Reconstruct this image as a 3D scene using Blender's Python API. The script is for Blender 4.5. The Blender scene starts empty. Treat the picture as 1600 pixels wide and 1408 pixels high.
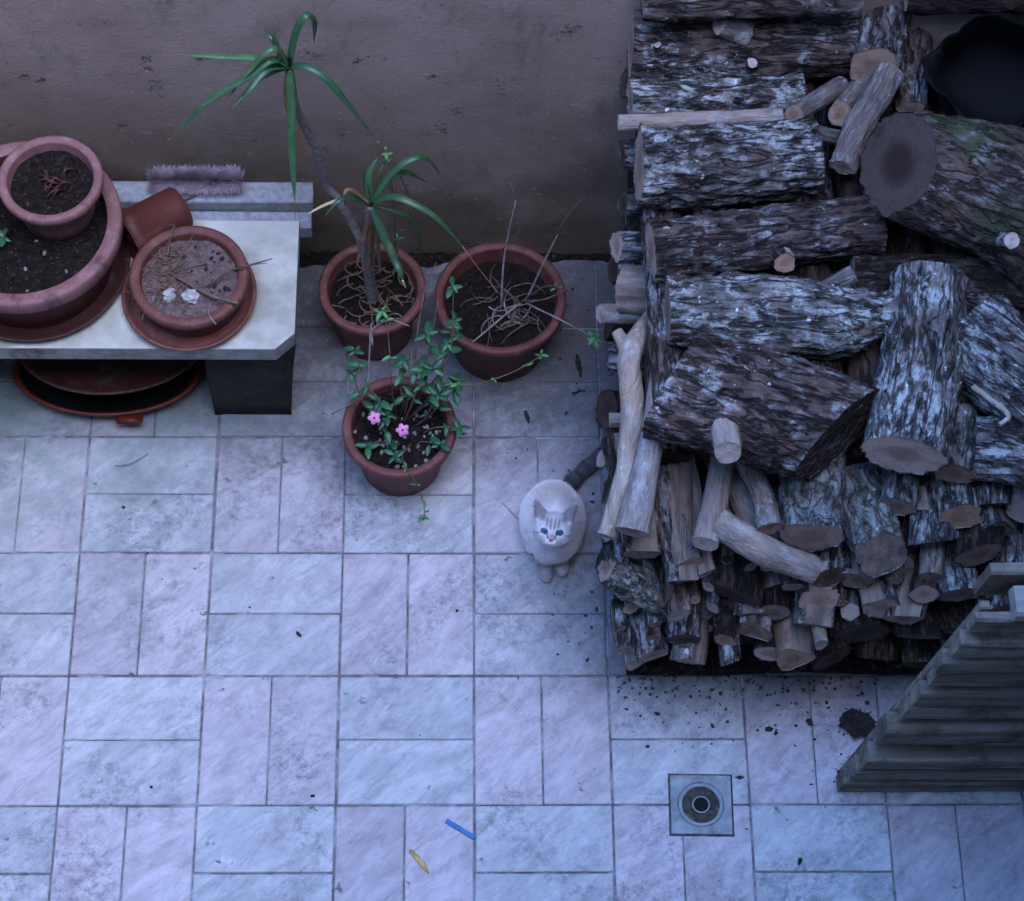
import bpy, bmesh, math, random
import numpy as np
from mathutils import Vector, Matrix, noise, Quaternion
R = math.radians; PI = math.pi
rnd = random.Random(7)
scene = bpy.context.scene
C = scene.collection

# ---------------------------------------------------------------- camera
FPX, PITCH, YAW, ROLL = 3399.0, R(62.66), R(3.38), R(3.15)
CAM = Vector((-.053, -2.289, 5.002))
fw = Vector((math.sin(YAW)*math.cos(PITCH), math.cos(YAW)*math.cos(PITCH), -math.sin(PITCH)))
rt0 = Vector((math.cos(YAW), -math.sin(YAW), 0)); up0 = rt0.cross(fw)
rt = math.cos(ROLL)*rt0 + math.sin(ROLL)*up0; up = -math.sin(ROLL)*rt0 + math.cos(ROLL)*up0
cd = bpy.data.cameras.new('camera'); cam = bpy.data.objects.new('camera', cd); C.objects.link(cam)
cam.matrix_world = Matrix(((rt.x, up.x, -fw.x, CAM.x), (rt.y, up.y, -fw.y, CAM.y), (rt.z, up.z, -fw.z, CAM.z), (0, 0, 0, 1)))
cd.sensor_fit = 'HORIZONTAL'; cd.sensor_width = 36; cd.lens = FPX/1600*36; cd.clip_end = 300
cd.dof.use_dof = True; cd.dof.focus_distance = 5.05; cd.dof.aperture_fstop = 5.0
scene.camera = cam

# ---------------------------------------------------------------- sky, sun, exposure
SUN_EL, SUN_AZ = R(52), R(132)       # azimuth from +Y, clockwise seen from above
w = bpy.data.worlds.new('World'); scene.world = w; w.use_nodes = True
nt = w.node_tree; nt.nodes.clear()
sky = nt.nodes.new('ShaderNodeTexSky'); sky.sky_type = 'NISHITA'; sky.sun_disc = False
sky.sun_elevation = SUN_EL; sky.sun_rotation = SUN_AZ; sky.air_density = 1.0; sky.dust_density = 0.0; sky.ozone_density = 10.0
bg = nt.nodes.new('ShaderNodeBackground'); bg.inputs[1].default_value = 0.15
wo = nt.nodes.new('ShaderNodeOutputWorld')
nt.links.new(sky.outputs[0], bg.inputs[0]); nt.links.new(bg.outputs[0], wo.inputs[0])
sd = bpy.data.lights.new('sun', 'SUN'); sd.energy = 0.5; sd.angle = R(80); sd.color = (1, .82, .74)
so = bpy.data.objects.new('sun', sd); C.objects.link(so)
sdir = Vector((math.sin(SUN_AZ)*math.cos(SUN_EL), math.cos(SUN_AZ)*math.cos(SUN_EL), math.sin(SUN_EL)))
so.rotation_euler = sdir.to_track_quat('Z', 'Y').to_euler(); so.location = (0, 0, 9)
scene.view_settings.view_transform = 'Standard'; scene.view_settings.look = 'None'
scene.view_settings.exposure = 4.25; scene.view_settings.gamma = 1.0

# ---------------------------------------------------------------- pixel helpers
def ray(x, y): return rt*((x-800)/FPX) - up*((y-704)/FPX) + fw
def atz(x, y, z=0.0):
    d = ray(x, y); return CAM + d*((z-CAM.z)/d.z)
def aty(x, y, Y):
    d = ray(x, y); return CAM + d*((Y-CAM.y)/d.y)
def mag(p): return FPX/((p-CAM).dot(fw))      # photo pixels per metre at a point

# ---------------------------------------------------------------- node helper
class NT:
    def __init__(s, name):
        s.m = bpy.data.materials.new(name); s.m.use_nodes = True; s.t = s.m.node_tree; s.t.nodes.clear()
        s.out = s.n('ShaderNodeOutputMaterial'); s.b = s.n('ShaderNodeBsdfPrincipled'); s.l(s.b.outputs[0], s.out.inputs[0])
    def n(s, t, **k):
        o = s.t.nodes.new(t)
        for a, v in k.items(): setattr(o, a, v)
        return o
    def l(s, a, b): s.t.links.new(a, b)
    def put(s, sock, v):
        if isinstance(v, bpy.types.NodeSocket): s.l(v, sock)
        else:
            if isinstance(v, tuple) and len(v) == 3 and sock.type == 'RGBA': v = (*v, 1)
            sock.default_value = v
    def coord(s, kind='Object'): return s.n('ShaderNodeTexCoord').outputs[kind]
    def pos(s): return s.n('ShaderNodeNewGeometry').outputs['Position']
    def rand(s): return s.n('ShaderNodeObjectInfo').outputs['Random']
    def mapping(s, v, scale=(1, 1, 1), rot=(0, 0, 0), off=None):
        o = s.n('ShaderNodeMapping'); s.l(v, o.inputs[0]); o.inputs['Scale'].default_value = scale; o.inputs['Rotation'].default_value = rot
        if off is not None: s.put(o.inputs['Location'], off)
        return o.outputs[0]
    def noise(s, v, scale, detail=4, rough=.6, dist=0):
        o = s.n('ShaderNodeTexNoise'); s.l(v, o.inputs['Vector'])
        o.inputs['Scale'].default_value = scale; o.inputs['Detail'].default_value = detail
        o.inputs['Roughness'].default_value = rough; o.inputs['Distortion'].default_value = dist
        return o.outputs['Fac']
    def voro(s, v, scale, feature='F1'):
        o = s.n('ShaderNodeTexVoronoi', feature=feature); s.l(v, o.inputs['Vector']); o.inputs['Scale'].default_value = scale
        return o.outputs['Distance']
    def ramp(s, f, a, b, lo=0.0, hi=1.0):     # smooth map a..b -> lo..hi
        o = s.n('ShaderNodeMapRange', interpolation_type='SMOOTHSTEP'); s.put(o.inputs['Value'], f)
        o.inputs['From Min'].default_value = a; o.inputs['From Max'].default_value = b
        o.inputs['To Min'].default_value = lo; o.inputs['To Max'].default_value = hi
        return o.outputs[0]
    def math(s, op, a, b=0.0, c=0.0):
        o = s.n('ShaderNodeMath', operation=op); s.put(o.inputs[0], a); s.put(o.inputs[1], b)
        if op == 'MULTIPLY_ADD': s.put(o.inputs[2], c)
        return o.outputs[0]
    def mix(s, f, a, b, mode='MIX'):
        o = s.n('ShaderNodeMix', data_type='RGBA', blend_type=mode); s.put(o.inputs[0], f); s.put(o.inputs[6], a); s.put(o.inputs[7], b)
        return o.outputs[2]
    def sep(s, v):
        o = s.n('ShaderNodeSeparateXYZ'); s.l(v, o.inputs[0]); return o.outputs
    def bump(s, h, strength=.4, dist=.01):
        o = s.n('ShaderNodeBump'); s.l(h, o.inputs['Height']); o.inputs['Strength'].default_value = strength; o.inputs['Distance'].default_value = dist
        s.l(o.outputs[0], s.b.inputs['Normal'])
    def done(s, col, rough=.8, spec=.3):
        s.put(s.b.inputs['Base Color'], col); s.put(s.b.inputs['Roughness'], rough); s.b.inputs['Specular IOR Level'].default_value = spec
        return s.m
    def offs(s, v, k=40.0):    # shift coordinates by the object's own random number
        o = s.n('ShaderNodeVectorMath', operation='ADD'); s.l(v, o.inputs[0])
        c = s.n('ShaderNodeCombineXYZ'); r = s.math('MULTIPLY', s.rand(), k)
        for i in range(3): s.l(r, c.inputs[i])
        s.l(c.outputs[0], o.inputs[1]); return o.outputs[0]

def bark_mat(name, dark, mid, light, lich=(.45, .5, .52), la=.5, moss=.0, stretch=.28, scale=1.0, fa=.8):
    t = NT(name); v = t.offs(t.coord()); g = t.mapping(v, (1, 1, stretch))
    n1 = t.noise(g, 55*scale, 6, .7); n2 = t.noise(v, 9, 3, .6); n3 = t.noise(g, 150*scale, 4, .7)
    c = t.mix(t.ramp(n1, .34, .52), dark, mid); c = t.mix(t.ramp(n1, .5, .7), c, light)
    wv = t.noise(t.mapping(v, (1, 1, stretch*.75)), 30*scale, 5, .6, .5); fis = t.ramp(t.math('ABSOLUTE', t.math('SUBTRACT', wv, .5)), .0, .055)
    c = t.mix(t.ramp(t.noise(v, 14, 3), .45, .75, 0, .6), c, (light[0]*.95, light[1]*.72, light[2]*.6))
    lm = t.math('MULTIPLY', t.ramp(n2, .62-.25*la, .72-.2*la), t.ramp(t.noise(t.mapping(v, (1, 1, .55)), 42, 7, .8), .45, .6))
    c = t.mix(t.math('MULTIPLY', lm, .8), c, lich)
    sp = t.ramp(t.noise(v, 38, 4, .6), .66, .7); c = t.mix(t.math('MULTIPLY', sp, min(1, la*1.2)), c, (min(1, lich[0]*1.3), min(1, lich[1]*1.3), min(1, lich[2]*1.25)))
    if moss: c = t.mix(t.math('MULTIPLY', t.ramp(t.noise(v, 7, 4), .5, .62), moss), c, (.045, .075, .03))
    r = t.rand(); c = t.mix(1.0, c, t.mix(r, (.78, .76, .78), (1.15, 1.08, 1.0)), 'MULTIPLY')
    fis = t.math('MULTIPLY_ADD', fis, fa, 1-fa); c = t.mix(fis, tuple(x*1.1 for x in dark), c)
    h = t.math('ADD', t.math('ADD', n1, t.math('MULTIPLY', n3, .45)), t.math('MULTIPLY', fis, .8)); t.bump(h, 1.0, .014)
    return t.done(c, .92, .15)

def cut_mat(name, a, b, heart, ha=.6):
    t = NT(name); o = t.n('ShaderNodeAttribute', attribute_name='rad').outputs['Fac']; v = t.offs(t.coord())
    q = t.math('ADD', o, t.math('MULTIPLY', t.noise(v, 12, 3), .25))
    rings = t.math('SINE', t.math('MULTIPLY', q, 55.0)); c = t.mix(t.math('MULTIPLY', t.ramp(rings, -.9, .9, .0, .45), t.ramp(t.noise(v, 9, 2), .35, .65)), a, b)
    c = t.mix(t.ramp(q, .72, .38, 0, ha), c, heart)
    c = t.mix(t.ramp(t.noise(v, 16, 5, .75), .46, .7, 0, .75), c, (a[0]*.35, a[1]*.32, a[2]*.33)); wv = t.noise(v, 11, 3, .5, .4); c = t.mix(t.ramp(t.math('ABSOLUTE', t.math('SUBTRACT', wv, .5)), .012, .0, 0, .35), c, (.03, .022, .02))
    c = t.mix(1.0, c, t.mix(t.rand(), (.7, .68, .68), (1.1, 1.05, 1)), 'MULTIPLY')
    t.bump(t.noise(v, 120, 4, .7), .5, .004)
    return t.done(c, .85, .2)

def plain_mat(name, col, var=.25, scale=30, rough=.8, bump=.2, spec=.3, dirt=None, da=(.5, .7), bd=.004, sstretch=(1, 1, 1)):
    t = NT(name); v = t.offs(t.coord()); g = t.mapping(v, sstretch)
    n = t.noise(g, scale, 5, .65); k = 1-var; c = t.mix(t.ramp(n, .3, .7), tuple(x*k for x in col), tuple(min(1, x*(1+var*.6)) for x in col))
    if dirt: c = t.mix(t.ramp(t.noise(v, scale*.3, 5, .7), *da), c, dirt)
    if bump: t.bump(t.noise(g, scale*4, 4, .7), bump, bd)
    return t.done(c, rough, spec)

M = {}
M['bark'] = bark_mat('bark_rough', (.01, .008, .008), (.085, .066, .062), (.2, .17, .165), (.48, .52, .56), la=.65)
M['bark_lichen'] = bark_mat('bark_lichen', (.01, .009, .009), (.085, .077, .077), (.22, .215, .225), (.52, .58, .62), la=1.05)
M['bark_blue'] = bark_mat('bark_grey', (.012, .011, .012), (.11, .105, .108), (.27, .27, .28), (.52, .6, .64), la=1.0)
M['bark_moss'] = bark_mat('bark_moss', (.025, .02, .016), (.12, .09, .078), (.24, .2, .185), la=.5, moss=.7)
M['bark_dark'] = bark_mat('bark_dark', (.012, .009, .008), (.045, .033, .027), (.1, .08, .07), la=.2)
M['bark_lich_full'] = bark_mat('bark_crusted', (.03, .03, .028), (.16, .17, .165), (.3, .33, .33), (.5, .58, .58), la=1.3, stretch=.8, fa=.6)
M['stick'] = bark_mat('stick_pale', (.2, .17, .15), (.33, .29, .26), (.46, .42, .38), (.55, .57, .58), la=.4, scale=.7, fa=.14)
M['stick_grey'] = bark_mat('stick_grey', (.1, .09, .085), (.2, .185, .175), (.3, .28, .27), (.45, .48, .5), la=.6, fa=.4)
M['split'] = plain_mat('split_wood', (.27, .18, .125), .45, 45, .85, .6, sstretch=(1, 1, .12), dirt=(.08, .055, .04), da=(.48, .72))
M['split_grey'] = plain_mat('split_wood_grey', (.24, .19, .16), .45, 45, .9, .6, sstretch=(1, 1, .12), dirt=(.09, .075, .07), da=(.48, .72))
M['cut'] = cut_mat('cut_wood', (.44, .33, .285), (.34, .245, .2), (.22, .14, .11))
M['cut_pale'] = cut_mat('cut_wood_pale', (.5, .43, .39), (.42, .35, .31), (.36, .28, .24), .3)
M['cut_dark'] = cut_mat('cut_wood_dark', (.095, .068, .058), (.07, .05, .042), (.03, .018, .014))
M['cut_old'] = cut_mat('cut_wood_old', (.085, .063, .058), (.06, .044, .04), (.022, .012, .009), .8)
M['cut_tan'] = cut_mat('cut_wood_tan', (.74, .57, .5), (.62, .45, .38), (.32, .19, .15), .7)
M['cut_orange'] = cut_mat('cut_wood_orange', (.33, .225, .165), (.25, .165, .12), (.17, .105, .075))
def terra(name, c, chalk=.4):
    t = NT(name); v = t.offs(t.coord())
    col = t.mix(t.ramp(t.noise(v, 18, 5), .3, .7), tuple(x*.8 for x in c), c)
    col = t.mix(t.ramp(t.noise(t.mapping(v, (1, 1, .4)), 25, 6, .7), .5, .75, 0, chalk), col, (.42, .3, .27))
    col = t.mix(t.ramp(t.noise(t.mapping(v, (1, 1, .25)), 14, 6, .75), .52, .72, 0, .75), col, (.035, .02, .016)); col = t.mix(t.ramp(t.noise(v, 45, 5, .7), .62, .72, 0, .5), col, (.05, .03, .025))
    t.bump(t.noise(v, 120, 3), .12, .003); return t.done(col, .62, .35)
M['terra'] = terra('terracotta', (.125, .037, .028), .2)
M['terra_rose'] = terra('terracotta_rose', (.24, .11, .105), .55)
M['terra_worn'] = terra('terracotta_worn', (.15, .05, .038), .22)
M['plastic_red'] = terra('terracotta_plastic', (.1, .024, .016), .12)
M['plastic_orange'] = plain_mat('orange_plastic', (.1, .017, .007), .3, 15, .5, .1)
M['saucer_dark'] = terra('saucer_brown', (.06, .02, .016), .15)
def soil_mat(name, a, b, speck):
    t = NT(name); v = t.offs(t.coord()); n = t.noise(v, 60, 6, .75)
    c = t.mix(t.ramp(n, .3, .7), a, b); c = t.mix(t.ramp(t.noise(v, 130, 2, .4), .66, .7), c, speck)
    t.bump(t.math('ADD', n, t.noise(v, 180, 3)), 1.0, .012); return t.done(c, .95, .1)
M['soil'] = soil_mat('soil_dark', (.008, .006, .005), (.034, .025, .019), (.11, .09, .08))
M['soil_black'] = soil_mat('soil_wet', (.008, .006, .005), (.028, .02, .015), (.05, .04, .035))
M['soil_dry'] = soil_mat('soil_dry_pink', (.13, .085, .08), (.27, .19, .18), (.34, .27, .26))
M['pebble'] = plain_mat('pebble', (.27, .255, .25), .3, 60, .8)
M['chip'] = plain_mat('wood_chip', (.09, .065, .055), .4, 50, .9, .3)
M['stone'] = plain_mat('pale_stone', (.42, .4, .38), .4, 60, .85, .5)
M['root'] = plain_mat('dry_root', (.16, .105, .07), .4, 50, .9, .3)
M['twig'] = plain_mat('twig', (.12, .085, .065), .4, 50, .9, .3)
M['twig_grey'] = plain_mat('twig_grey', (.25, .22, .2), .4, 50, .9, .3)
M['stem_yucca'] = plain_mat('ringed_stem', (.2, .175, .17), .45, 120, .9, .8, sstretch=(.2, .2, 1))
def leaf_mat(name, base, edge, gloss=.35, tr=.15):
    t = NT(name); v = t.offs(t.coord()); c = t.mix(t.ramp(t.noise(v, 40, 4), .3, .75), base, edge)
    c = t.mix(1.0, c, t.mix(t.rand(), (.6, .7, .7), (1.3, 1.2, 1.0)), 'MULTIPLY'); c = t.mix(t.ramp(t.noise(v, 23, 4, .7), .62, .72, 0, .7), c, (.17, .13, .05))
    t.bump(t.noise(t.mapping(v, (1, .2, .2)), 150, 3), .25, .003)
    t.b.inputs['Subsurface Weight'].default_value = 0; return t.done(c, gloss, .5)
M['yucca'] = leaf_mat('strap_leaf_green', (.028, .085, .035), (.055, .135, .06), .42)
M['yucca_dark'] = leaf_mat('strap_leaf_dark', (.02, .055, .02), (.04, .085, .03))
M['dead'] = leaf_mat('dead_leaf', (.14, .075, .035), (.26, .16, .09), .7)
M['dead_pale'] = leaf_mat('dead_leaf_pale', (.4, .32, .24), (.5, .42, .34), .7)
M['vinca'] = leaf_mat('glossy_leaf', (.018, .085, .04), (.045, .15, .068), .3)
M['vinca_light'] = leaf_mat('young_leaf', (.06, .22, .07), (.1, .3, .1), .35)
M['petal'] = plain_mat('pink_petal', (.75, .26, .5), .15, 40, .6, .05)
M['petal_eye'] = plain_mat('petal_eye', (.3, .02, .08), .1, 40, .6, 0)
M['slab'] = plain_mat('white_stone_slab', (.52, .515, .44), .18, 7, .6, .25, dirt=(.25, .25, .2), da=(.4, .64), bd=.002)
M['slab_edge'] = plain_mat('stone_edge', (.27, .27, .25), .3, 20, .8, .3, dirt=(.06, .06, .045), da=(.5, .7))
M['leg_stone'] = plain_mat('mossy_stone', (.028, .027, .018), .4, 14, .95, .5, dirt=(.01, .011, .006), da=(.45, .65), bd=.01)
M['bar_stone'] = plain_mat('grey_stone_bar', (.31, .32, .33), .25, 60, .9, .5, dirt=(.2, .2, .19), da=(.55, .75))
M['pink_bristle'] = plain_mat('pink_bristle', (.52, .42, .46), .4, 25, .85, 0)
M['brush_back'] = plain_mat('brush_back', (.35, .27, .3), .2, 30, .7, .1)
M['black_plastic'] = plain_mat('black_rubber', (.0045, .0045, .0055), .3, 30, .75, .9, spec=.15, dirt=(.02, .02, .022), da=(.6, .8))
M['old_wood'] = plain_mat('weathered_board', (.27, .22, .175), .5, 26, .9, 1.0, sstretch=(.05, 1, 1), dirt=(.07, .06, .04), da=(.42, .72), bd=.008)
M['old_wood_pale'] = plain_mat('weathered_board_pale', (.3, .27, .24), .35, 22, .85, .7, sstretch=(.06, 1, 1), dirt=(.12, .1, .08), da=(.48, .75))
M['drain'] = plain_mat('grey_drain_plastic', (.27, .3, .31), .25, 30, .55, .2, dirt=(.12, .13, .13), da=(.45, .7))
M['drain_dirty'] = plain_mat('dirty_drain_grate', (.07, .06, .055), .6, 70, .9, .9, dirt=(.2, .19, .18), da=(.55, .7))
M['black'] = plain_mat('dark_pipe', (.006, .006, .006), .2, 30, .9, 0)
M['blue_plastic'] = plain_mat('blue_plastic', (.03, .16, .4), .2, 60, .45, .1)
M['yellow_leaf'] = plain_mat('yellow_leaf', (.5, .36, .12), .3, 60, .7, .2)
M['debris'] = plain_mat('dark_debris', (.03, .024, .022), .5, 80, .95, .3)
M['grout'] = plain_mat('grout', (.17, .16, .165), .5, 30, .95, .4, dirt=(.36, .36, .37), da=(.48, .66))

def tile_mat(name, base, other):
    t = NT(name); v = t.offs(t.coord(), 90); p = t.pos(); ps = t.sep(p)
    rv = t.mapping(v, (1, 1, 1), (0, 0, R(-40))); d = t.mapping(rv, (1, 2.4, 1))
    n = t.noise(d, 9, 8, .68, .6); f = t.noise(v, 55, 5, .7)
    c = t.mix(t.ramp(n, .35, .68), base, other)
    cl = t.ramp(t.noise(d, 5, 4, .55, .7), .49, .515); cl2 = t.ramp(t.noise(d, 5, 4, .55, .7), .54, .515)
    cr = t.math('MULTIPLY', cl, cl2); c = t.mix(t.math('MULTIPLY', cr, .14), c, (.14, .14, .16)); st = t.noise(t.mapping(rv, (1, 3.6, 1)), 13, 7, .72, .6); c = t.mix(t.ramp(st, .46, .74, 0, .42), c, tuple(x*.42 for x in base))
    c = t.mix(t.ramp(f, .5, .8, 0, .35), c, tuple(x*.5 for x in base))
    c = t.mix(1.0, c, t.mix(t.rand(), (.88, .885, .89), (1.05, 1.04, 1.03)), 'MULTIPLY')
    # dark specks of grime gathered in patches
    gate = t.ramp(t.noise(p, 2.9, 6, .7), .45, .62); sp = t.ramp(t.noise(p, 42, 8, .85), .42, .66)
    c = t.mix(t.math('MULTIPLY', t.math('MULTIPLY', gate, sp), .78), c, (.085, .085, .1))
    blot = t.ramp(t.noise(p, 17, 4, .6), .66, .72); c = t.mix(t.math('MULTIPLY', blot, .75), c, (.045, .04, .045))
    # algae and soil along the wall side, deepened to paint in shade round the pots
    edge = t.math('ADD', ps[1], t.math('MULTIPLY', t.math('SUBTRACT', t.noise(p, 2.6, 6, .7), .5), .8))
    al = t.ramp(edge, .12, .5); al = t.math('MULTIPLY', al, t.ramp(t.noise(p, 24, 6, .8), .02, .56))
    c = t.mix(t.math('MULTIPLY', al, .86), c, (.055, .055, .055))
    # bark dust and grime round the woodpile, with the pile's shade painted in
    wp = t.math('MULTIPLY', t.ramp(t.math('ADD', ps[0], t.math('MULTIPLY', t.math('SUBTRACT', t.noise(p, 3.5, 6, .7), .5), .5)), .06, .4), t.ramp(t.math('ADD', ps[1], t.math('MULTIPLY', t.math('SUBTRACT', t.noise(p, 4, 6, .7), .5), .35)), -.52, -.3)); c = t.mix(t.math('MULTIPLY', wp, t.ramp(t.noise(p, 30, 7, .8), .2, .65, .25, .8)), c, (.1, .085, .09))
    # faint green film in the corner by the bench
    gx = t.math('MULTIPLY', t.ramp(ps[0], -.35, -.9), t.ramp(ps[1], -.5, .3)); c = t.mix(t.math('MULTIPLY', gx, t.ramp(t.noise(p, 4, 6, .7), .35, .65, 0, .7)), c, (.16, .22, .19))
    t.bump(t.math('ADD', t.math('MULTIPLY', n, 1.6), t.math('MULTIPLY', f, .3)), .35, .008)
    return t.done(c, .72, .3)
M['tile_pink'] = tile_mat('slate_tile_pink', (.42, .38, .39), (.565, .52, .535))
M['tile_grey'] = tile_mat('slate_tile_grey', (.39, .395, .4), (.55, .555, .555))
def wall_mat():
    t = NT('old_render'); p = t.pos(); ps = t.sep(p)
    n = t.noise(p, 3.2, 6, .65); f = t.noise(p, 90, 5, .7); m = t.noise(t.mapping(p, (1, 1, 2.5)), 14, 6, .7)
    c = t.mix(t.ramp(n, .3, .7), (.3, .218, .182), (.4, .295, .25)); c = t.mix(t.ramp(m, .45, .8, 0, .5), c, (.2, .155, .145))
    up_ = t.math('ADD', ps[2], t.math('MULTIPLY', t.math('SUBTRACT', t.noise(p, 2.2, 5), .5), .5))
    c = t.mix(t.ramp(up_, 1.0, .15, 0, .85), c, (.12, .088, .048))     # damp stain along the foot, with the shade there painted in
    c = t.mix(t.ramp(t.noise(p, 1.6, 7, .7), .45, .68, 0, .55), c, (.3, .245, .2)); c = t.mix(t.ramp(t.noise(t.mapping(p, (1, 1, .35)), 7, 6, .75), .52, .74, 0, .6), c, (.1, .08, .066))
    c = t.mix(t.ramp(t.noise(p, 11, 5, .75), .62, .69, 0, .8), c, (.05, .042, .036))
    c = t.mix(t.ramp(t.noise(t.mapping(p, (1, 1, 4)), 22, 3, .5), .715, .735, 0, .75), c, (.42, .34, .32))
    c = t.mix(t.ramp(t.noise(p, 120, 2, .4), .71, .74, 0, .6), c, (.45, .4, .38))
    t.bump(t.math('ADD', f, t.math('MULTIPLY', m, .5)), .4, .009); return t.done(c, .93, .15)
M['wall'] = wall_mat()

# ---------------------------------------------------------------- object helpers
def tag(o, label=None, cat=None, group=None, kind=None):
    if label: o['label'] = label
    if cat: o['category'] = cat
    if group: o['group'] = group
    if kind: o['kind'] = kind
    return o
def link(name, me, parent=None, mw=None):
    o = bpy.data.objects.new(name, me); C.objects.link(o)
    if parent: o.parent = parent
    if mw is not None: o.matrix_local = mw
    return o
def mesh(name, vs, fs, mats, smooth=True, idx=None):
    me = bpy.data.meshes.new(name); me.from_pydata([tuple(v) for v in vs], [], fs)
    for m in (mats if isinstance(mats, (list, tuple)) else [mats]): me.materials.append(M[m] if isinstance(m, str) else m)
    if smooth: me.polygons.foreach_set('use_smooth', [True]*len(me.polygons))
    if idx is not None: me.polygons.foreach_set('material_index', idx)
    me.update(); return me
def empty(name, loc):
    o = bpy.data.objects.new(name, None); C.objects.link(o); o.location = loc; o.empty_display_size = .05; return o
def box_bm(bm, lo, hi, mtx=None):
    vs = [bm.verts.new((Vector((x, y, z)) if mtx is None else mtx @ Vector((x, y, z)))) for z in (lo[2], hi[2]) for y in (lo[1], hi[1]) for x in (lo[0], hi[0])]
    for f in ((0, 2, 3, 1), (4, 5, 7, 6), (0, 1, 5, 4), (2, 6, 7, 3), (0, 4, 6, 2), (1, 3, 7, 5)): bm.faces.new([vs[i] for i in f])
def bm_mesh(name, bm, mat, bevel=0, smooth=False, seg=1):
    if bevel: bmesh.ops.bevel(bm, geom=bm.edges[:], offset=bevel, segments=seg, profile=.6, affect='EDGES')
    bmesh.ops.recalc_face_normals(bm, faces=bm.faces[:])
    me = bpy.data.meshes.new(name); bm.to_mesh(me); bm.free(); me.materials.append(M[mat] if isinstance(mat, str) else mat)
    if smooth: me.polygons.foreach_set('use_smooth', [True]*len(me.polygons))
    return me
def box(name, lo, hi, mat, parent=None, bevel=.003, mw=None, rough=0):
    bm = bmesh.new(); box_bm(bm, lo, hi)
    if rough:
        bmesh.ops.subdivide_edges(bm, edges=bm.edges[:], cuts=5, use_grid_fill=True)
        for v in bm.verts: v.co += Vector([noise.noise(v.co*18+Vector((k*9, 3, 1))) for k in range(3)])*rough
        return link(name, bm_mesh(name, bm, mat, 0, True), parent, mw)
    return link(name, bm_mesh(name, bm, mat, bevel), parent, mw)
def catmull(P, n):
    P = [Vector(p) for p in P]
    if len(P) == 2: return [P[0].lerp(P[1], i/(n-1)) for i in range(n)]
    Q = [P[0]*2-P[1]]+P+[P[-1]*2-P[-2]]; out = []
    for i in range(n):
        t = i/(n-1)*(len(P)-1); k = min(int(t), len(P)-2); u = t-k; a, b, c, d = Q[k:k+4]
        out.append(.5*((2*b)+(c-a)*u+(2*a-5*b+4*c-d)*u*u+(3*b-a-3*c+d)*u**3))
    return out
def lerpn(r, n):
    r = list(r); return [r[min(int(i/(n-1)*(len(r)-1)), len(r)-2)]*(1-(i/(n-1)*(len(r)-1)-min(int(i/(n-1)*(len(r)-1)), len(r)-2)))+r[min(int(i/(n-1)*(len(r)-1)), len(r)-2)+1]*(i/(n-1)*(len(r)-1)-min(int(i/(n-1)*(len(r)-1)), len(r)-2)) for i in range(n)] if len(r) > 1 else r*n
def frames(P):
    out = []; u = None
    for i, p in enumerate(P):
        t = (P[min(i+1, len(P)-1)]-P[max(i-1, 0)]).normalized()
        if u is None:
            u = Vector((0, 0, 1)); u = u-t*u.dot(t)
            if u.length < .05: u = Vector((0, 1, 0))-t*t.y
        u = (u-t*u.dot(t)).normalized(); out.append((t, u, t.cross(u)))
    return out
def tube_data(P, rad, seg=6, n=None, off=0, wob=0):
    n = n or max(2, len(P)*3); Q = catmull(P, n); rr = lerpn(rad, n); F = frames(Q); vs = []; fs = []
    for i in range(n):
        t, u, v = F[i]
        for k in range(seg):
            a = 2*math.pi*k/seg; r = rr[i]*(1+wob*noise.noise(Q[i]*90+Vector((k, 0, 0)))); vs.append(Q[i]+u*(r*math.cos(a))+v*(r*math.sin(a)))
    for i in range(n-1):
        for k in range(seg):
            a = i*seg+k; b = i*seg+(k+1) % seg; fs.append((off+a, off+b, off+b+seg, off+a+seg))
    fs.append(tuple(off+k for k in range(seg))[::-1]); fs.append(tuple(off+(n-1)*seg+k for k in range(seg)))
    return vs, fs
def tube(name, P, rad, mat, parent=None, seg=6, n=None, wob=0):
    vs, fs = tube_data(P, rad, seg, n, 0, wob); o = link(name, mesh(name, vs, fs, mat))
    if parent: o.parent = parent; o.matrix_parent_inverse = parent.matrix_basis.inverted()
    return o
def tubes(name, lst, mat, parent=None, seg=5):
    V = []; F = []
    for P, rad in lst:
        v, f = tube_data(P, rad, seg, None, len(V)); V += v; F += f
    o = link(name, mesh(name, V, F, mat))
    if parent: o.parent = parent; o.matrix_parent_inverse = parent.matrix_basis.inverted()
    return o
def adopt(o, parent): o.parent = parent; o.matrix_parent_inverse = parent.matrix_basis.inverted(); return o
def lathe(name, prof, mat, parent=None, seg=56, wob=0, sx=1.0, sy=1.0, seed=0):
    vs = []; fs = []; n = len(prof)
    for k in range(seg):
        a = 2*math.pi*k/seg
        for r, z in prof:
            q = 1+wob*noise.noise(Vector((math.cos(a)*1.3, math.sin(a)*1.3, z*5+seed)))
            vs.append((r*q*math.cos(a)*sx, r*q*math.sin(a)*sy, z))
    for k in range(seg):
        for i in range(n-1):
            a = k*n+i; b = ((k+1) % seg)*n+i; fs.append((a, b, b+1, a+1))
    return link(name, mesh(name, vs, fs, mat), parent)

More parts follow.
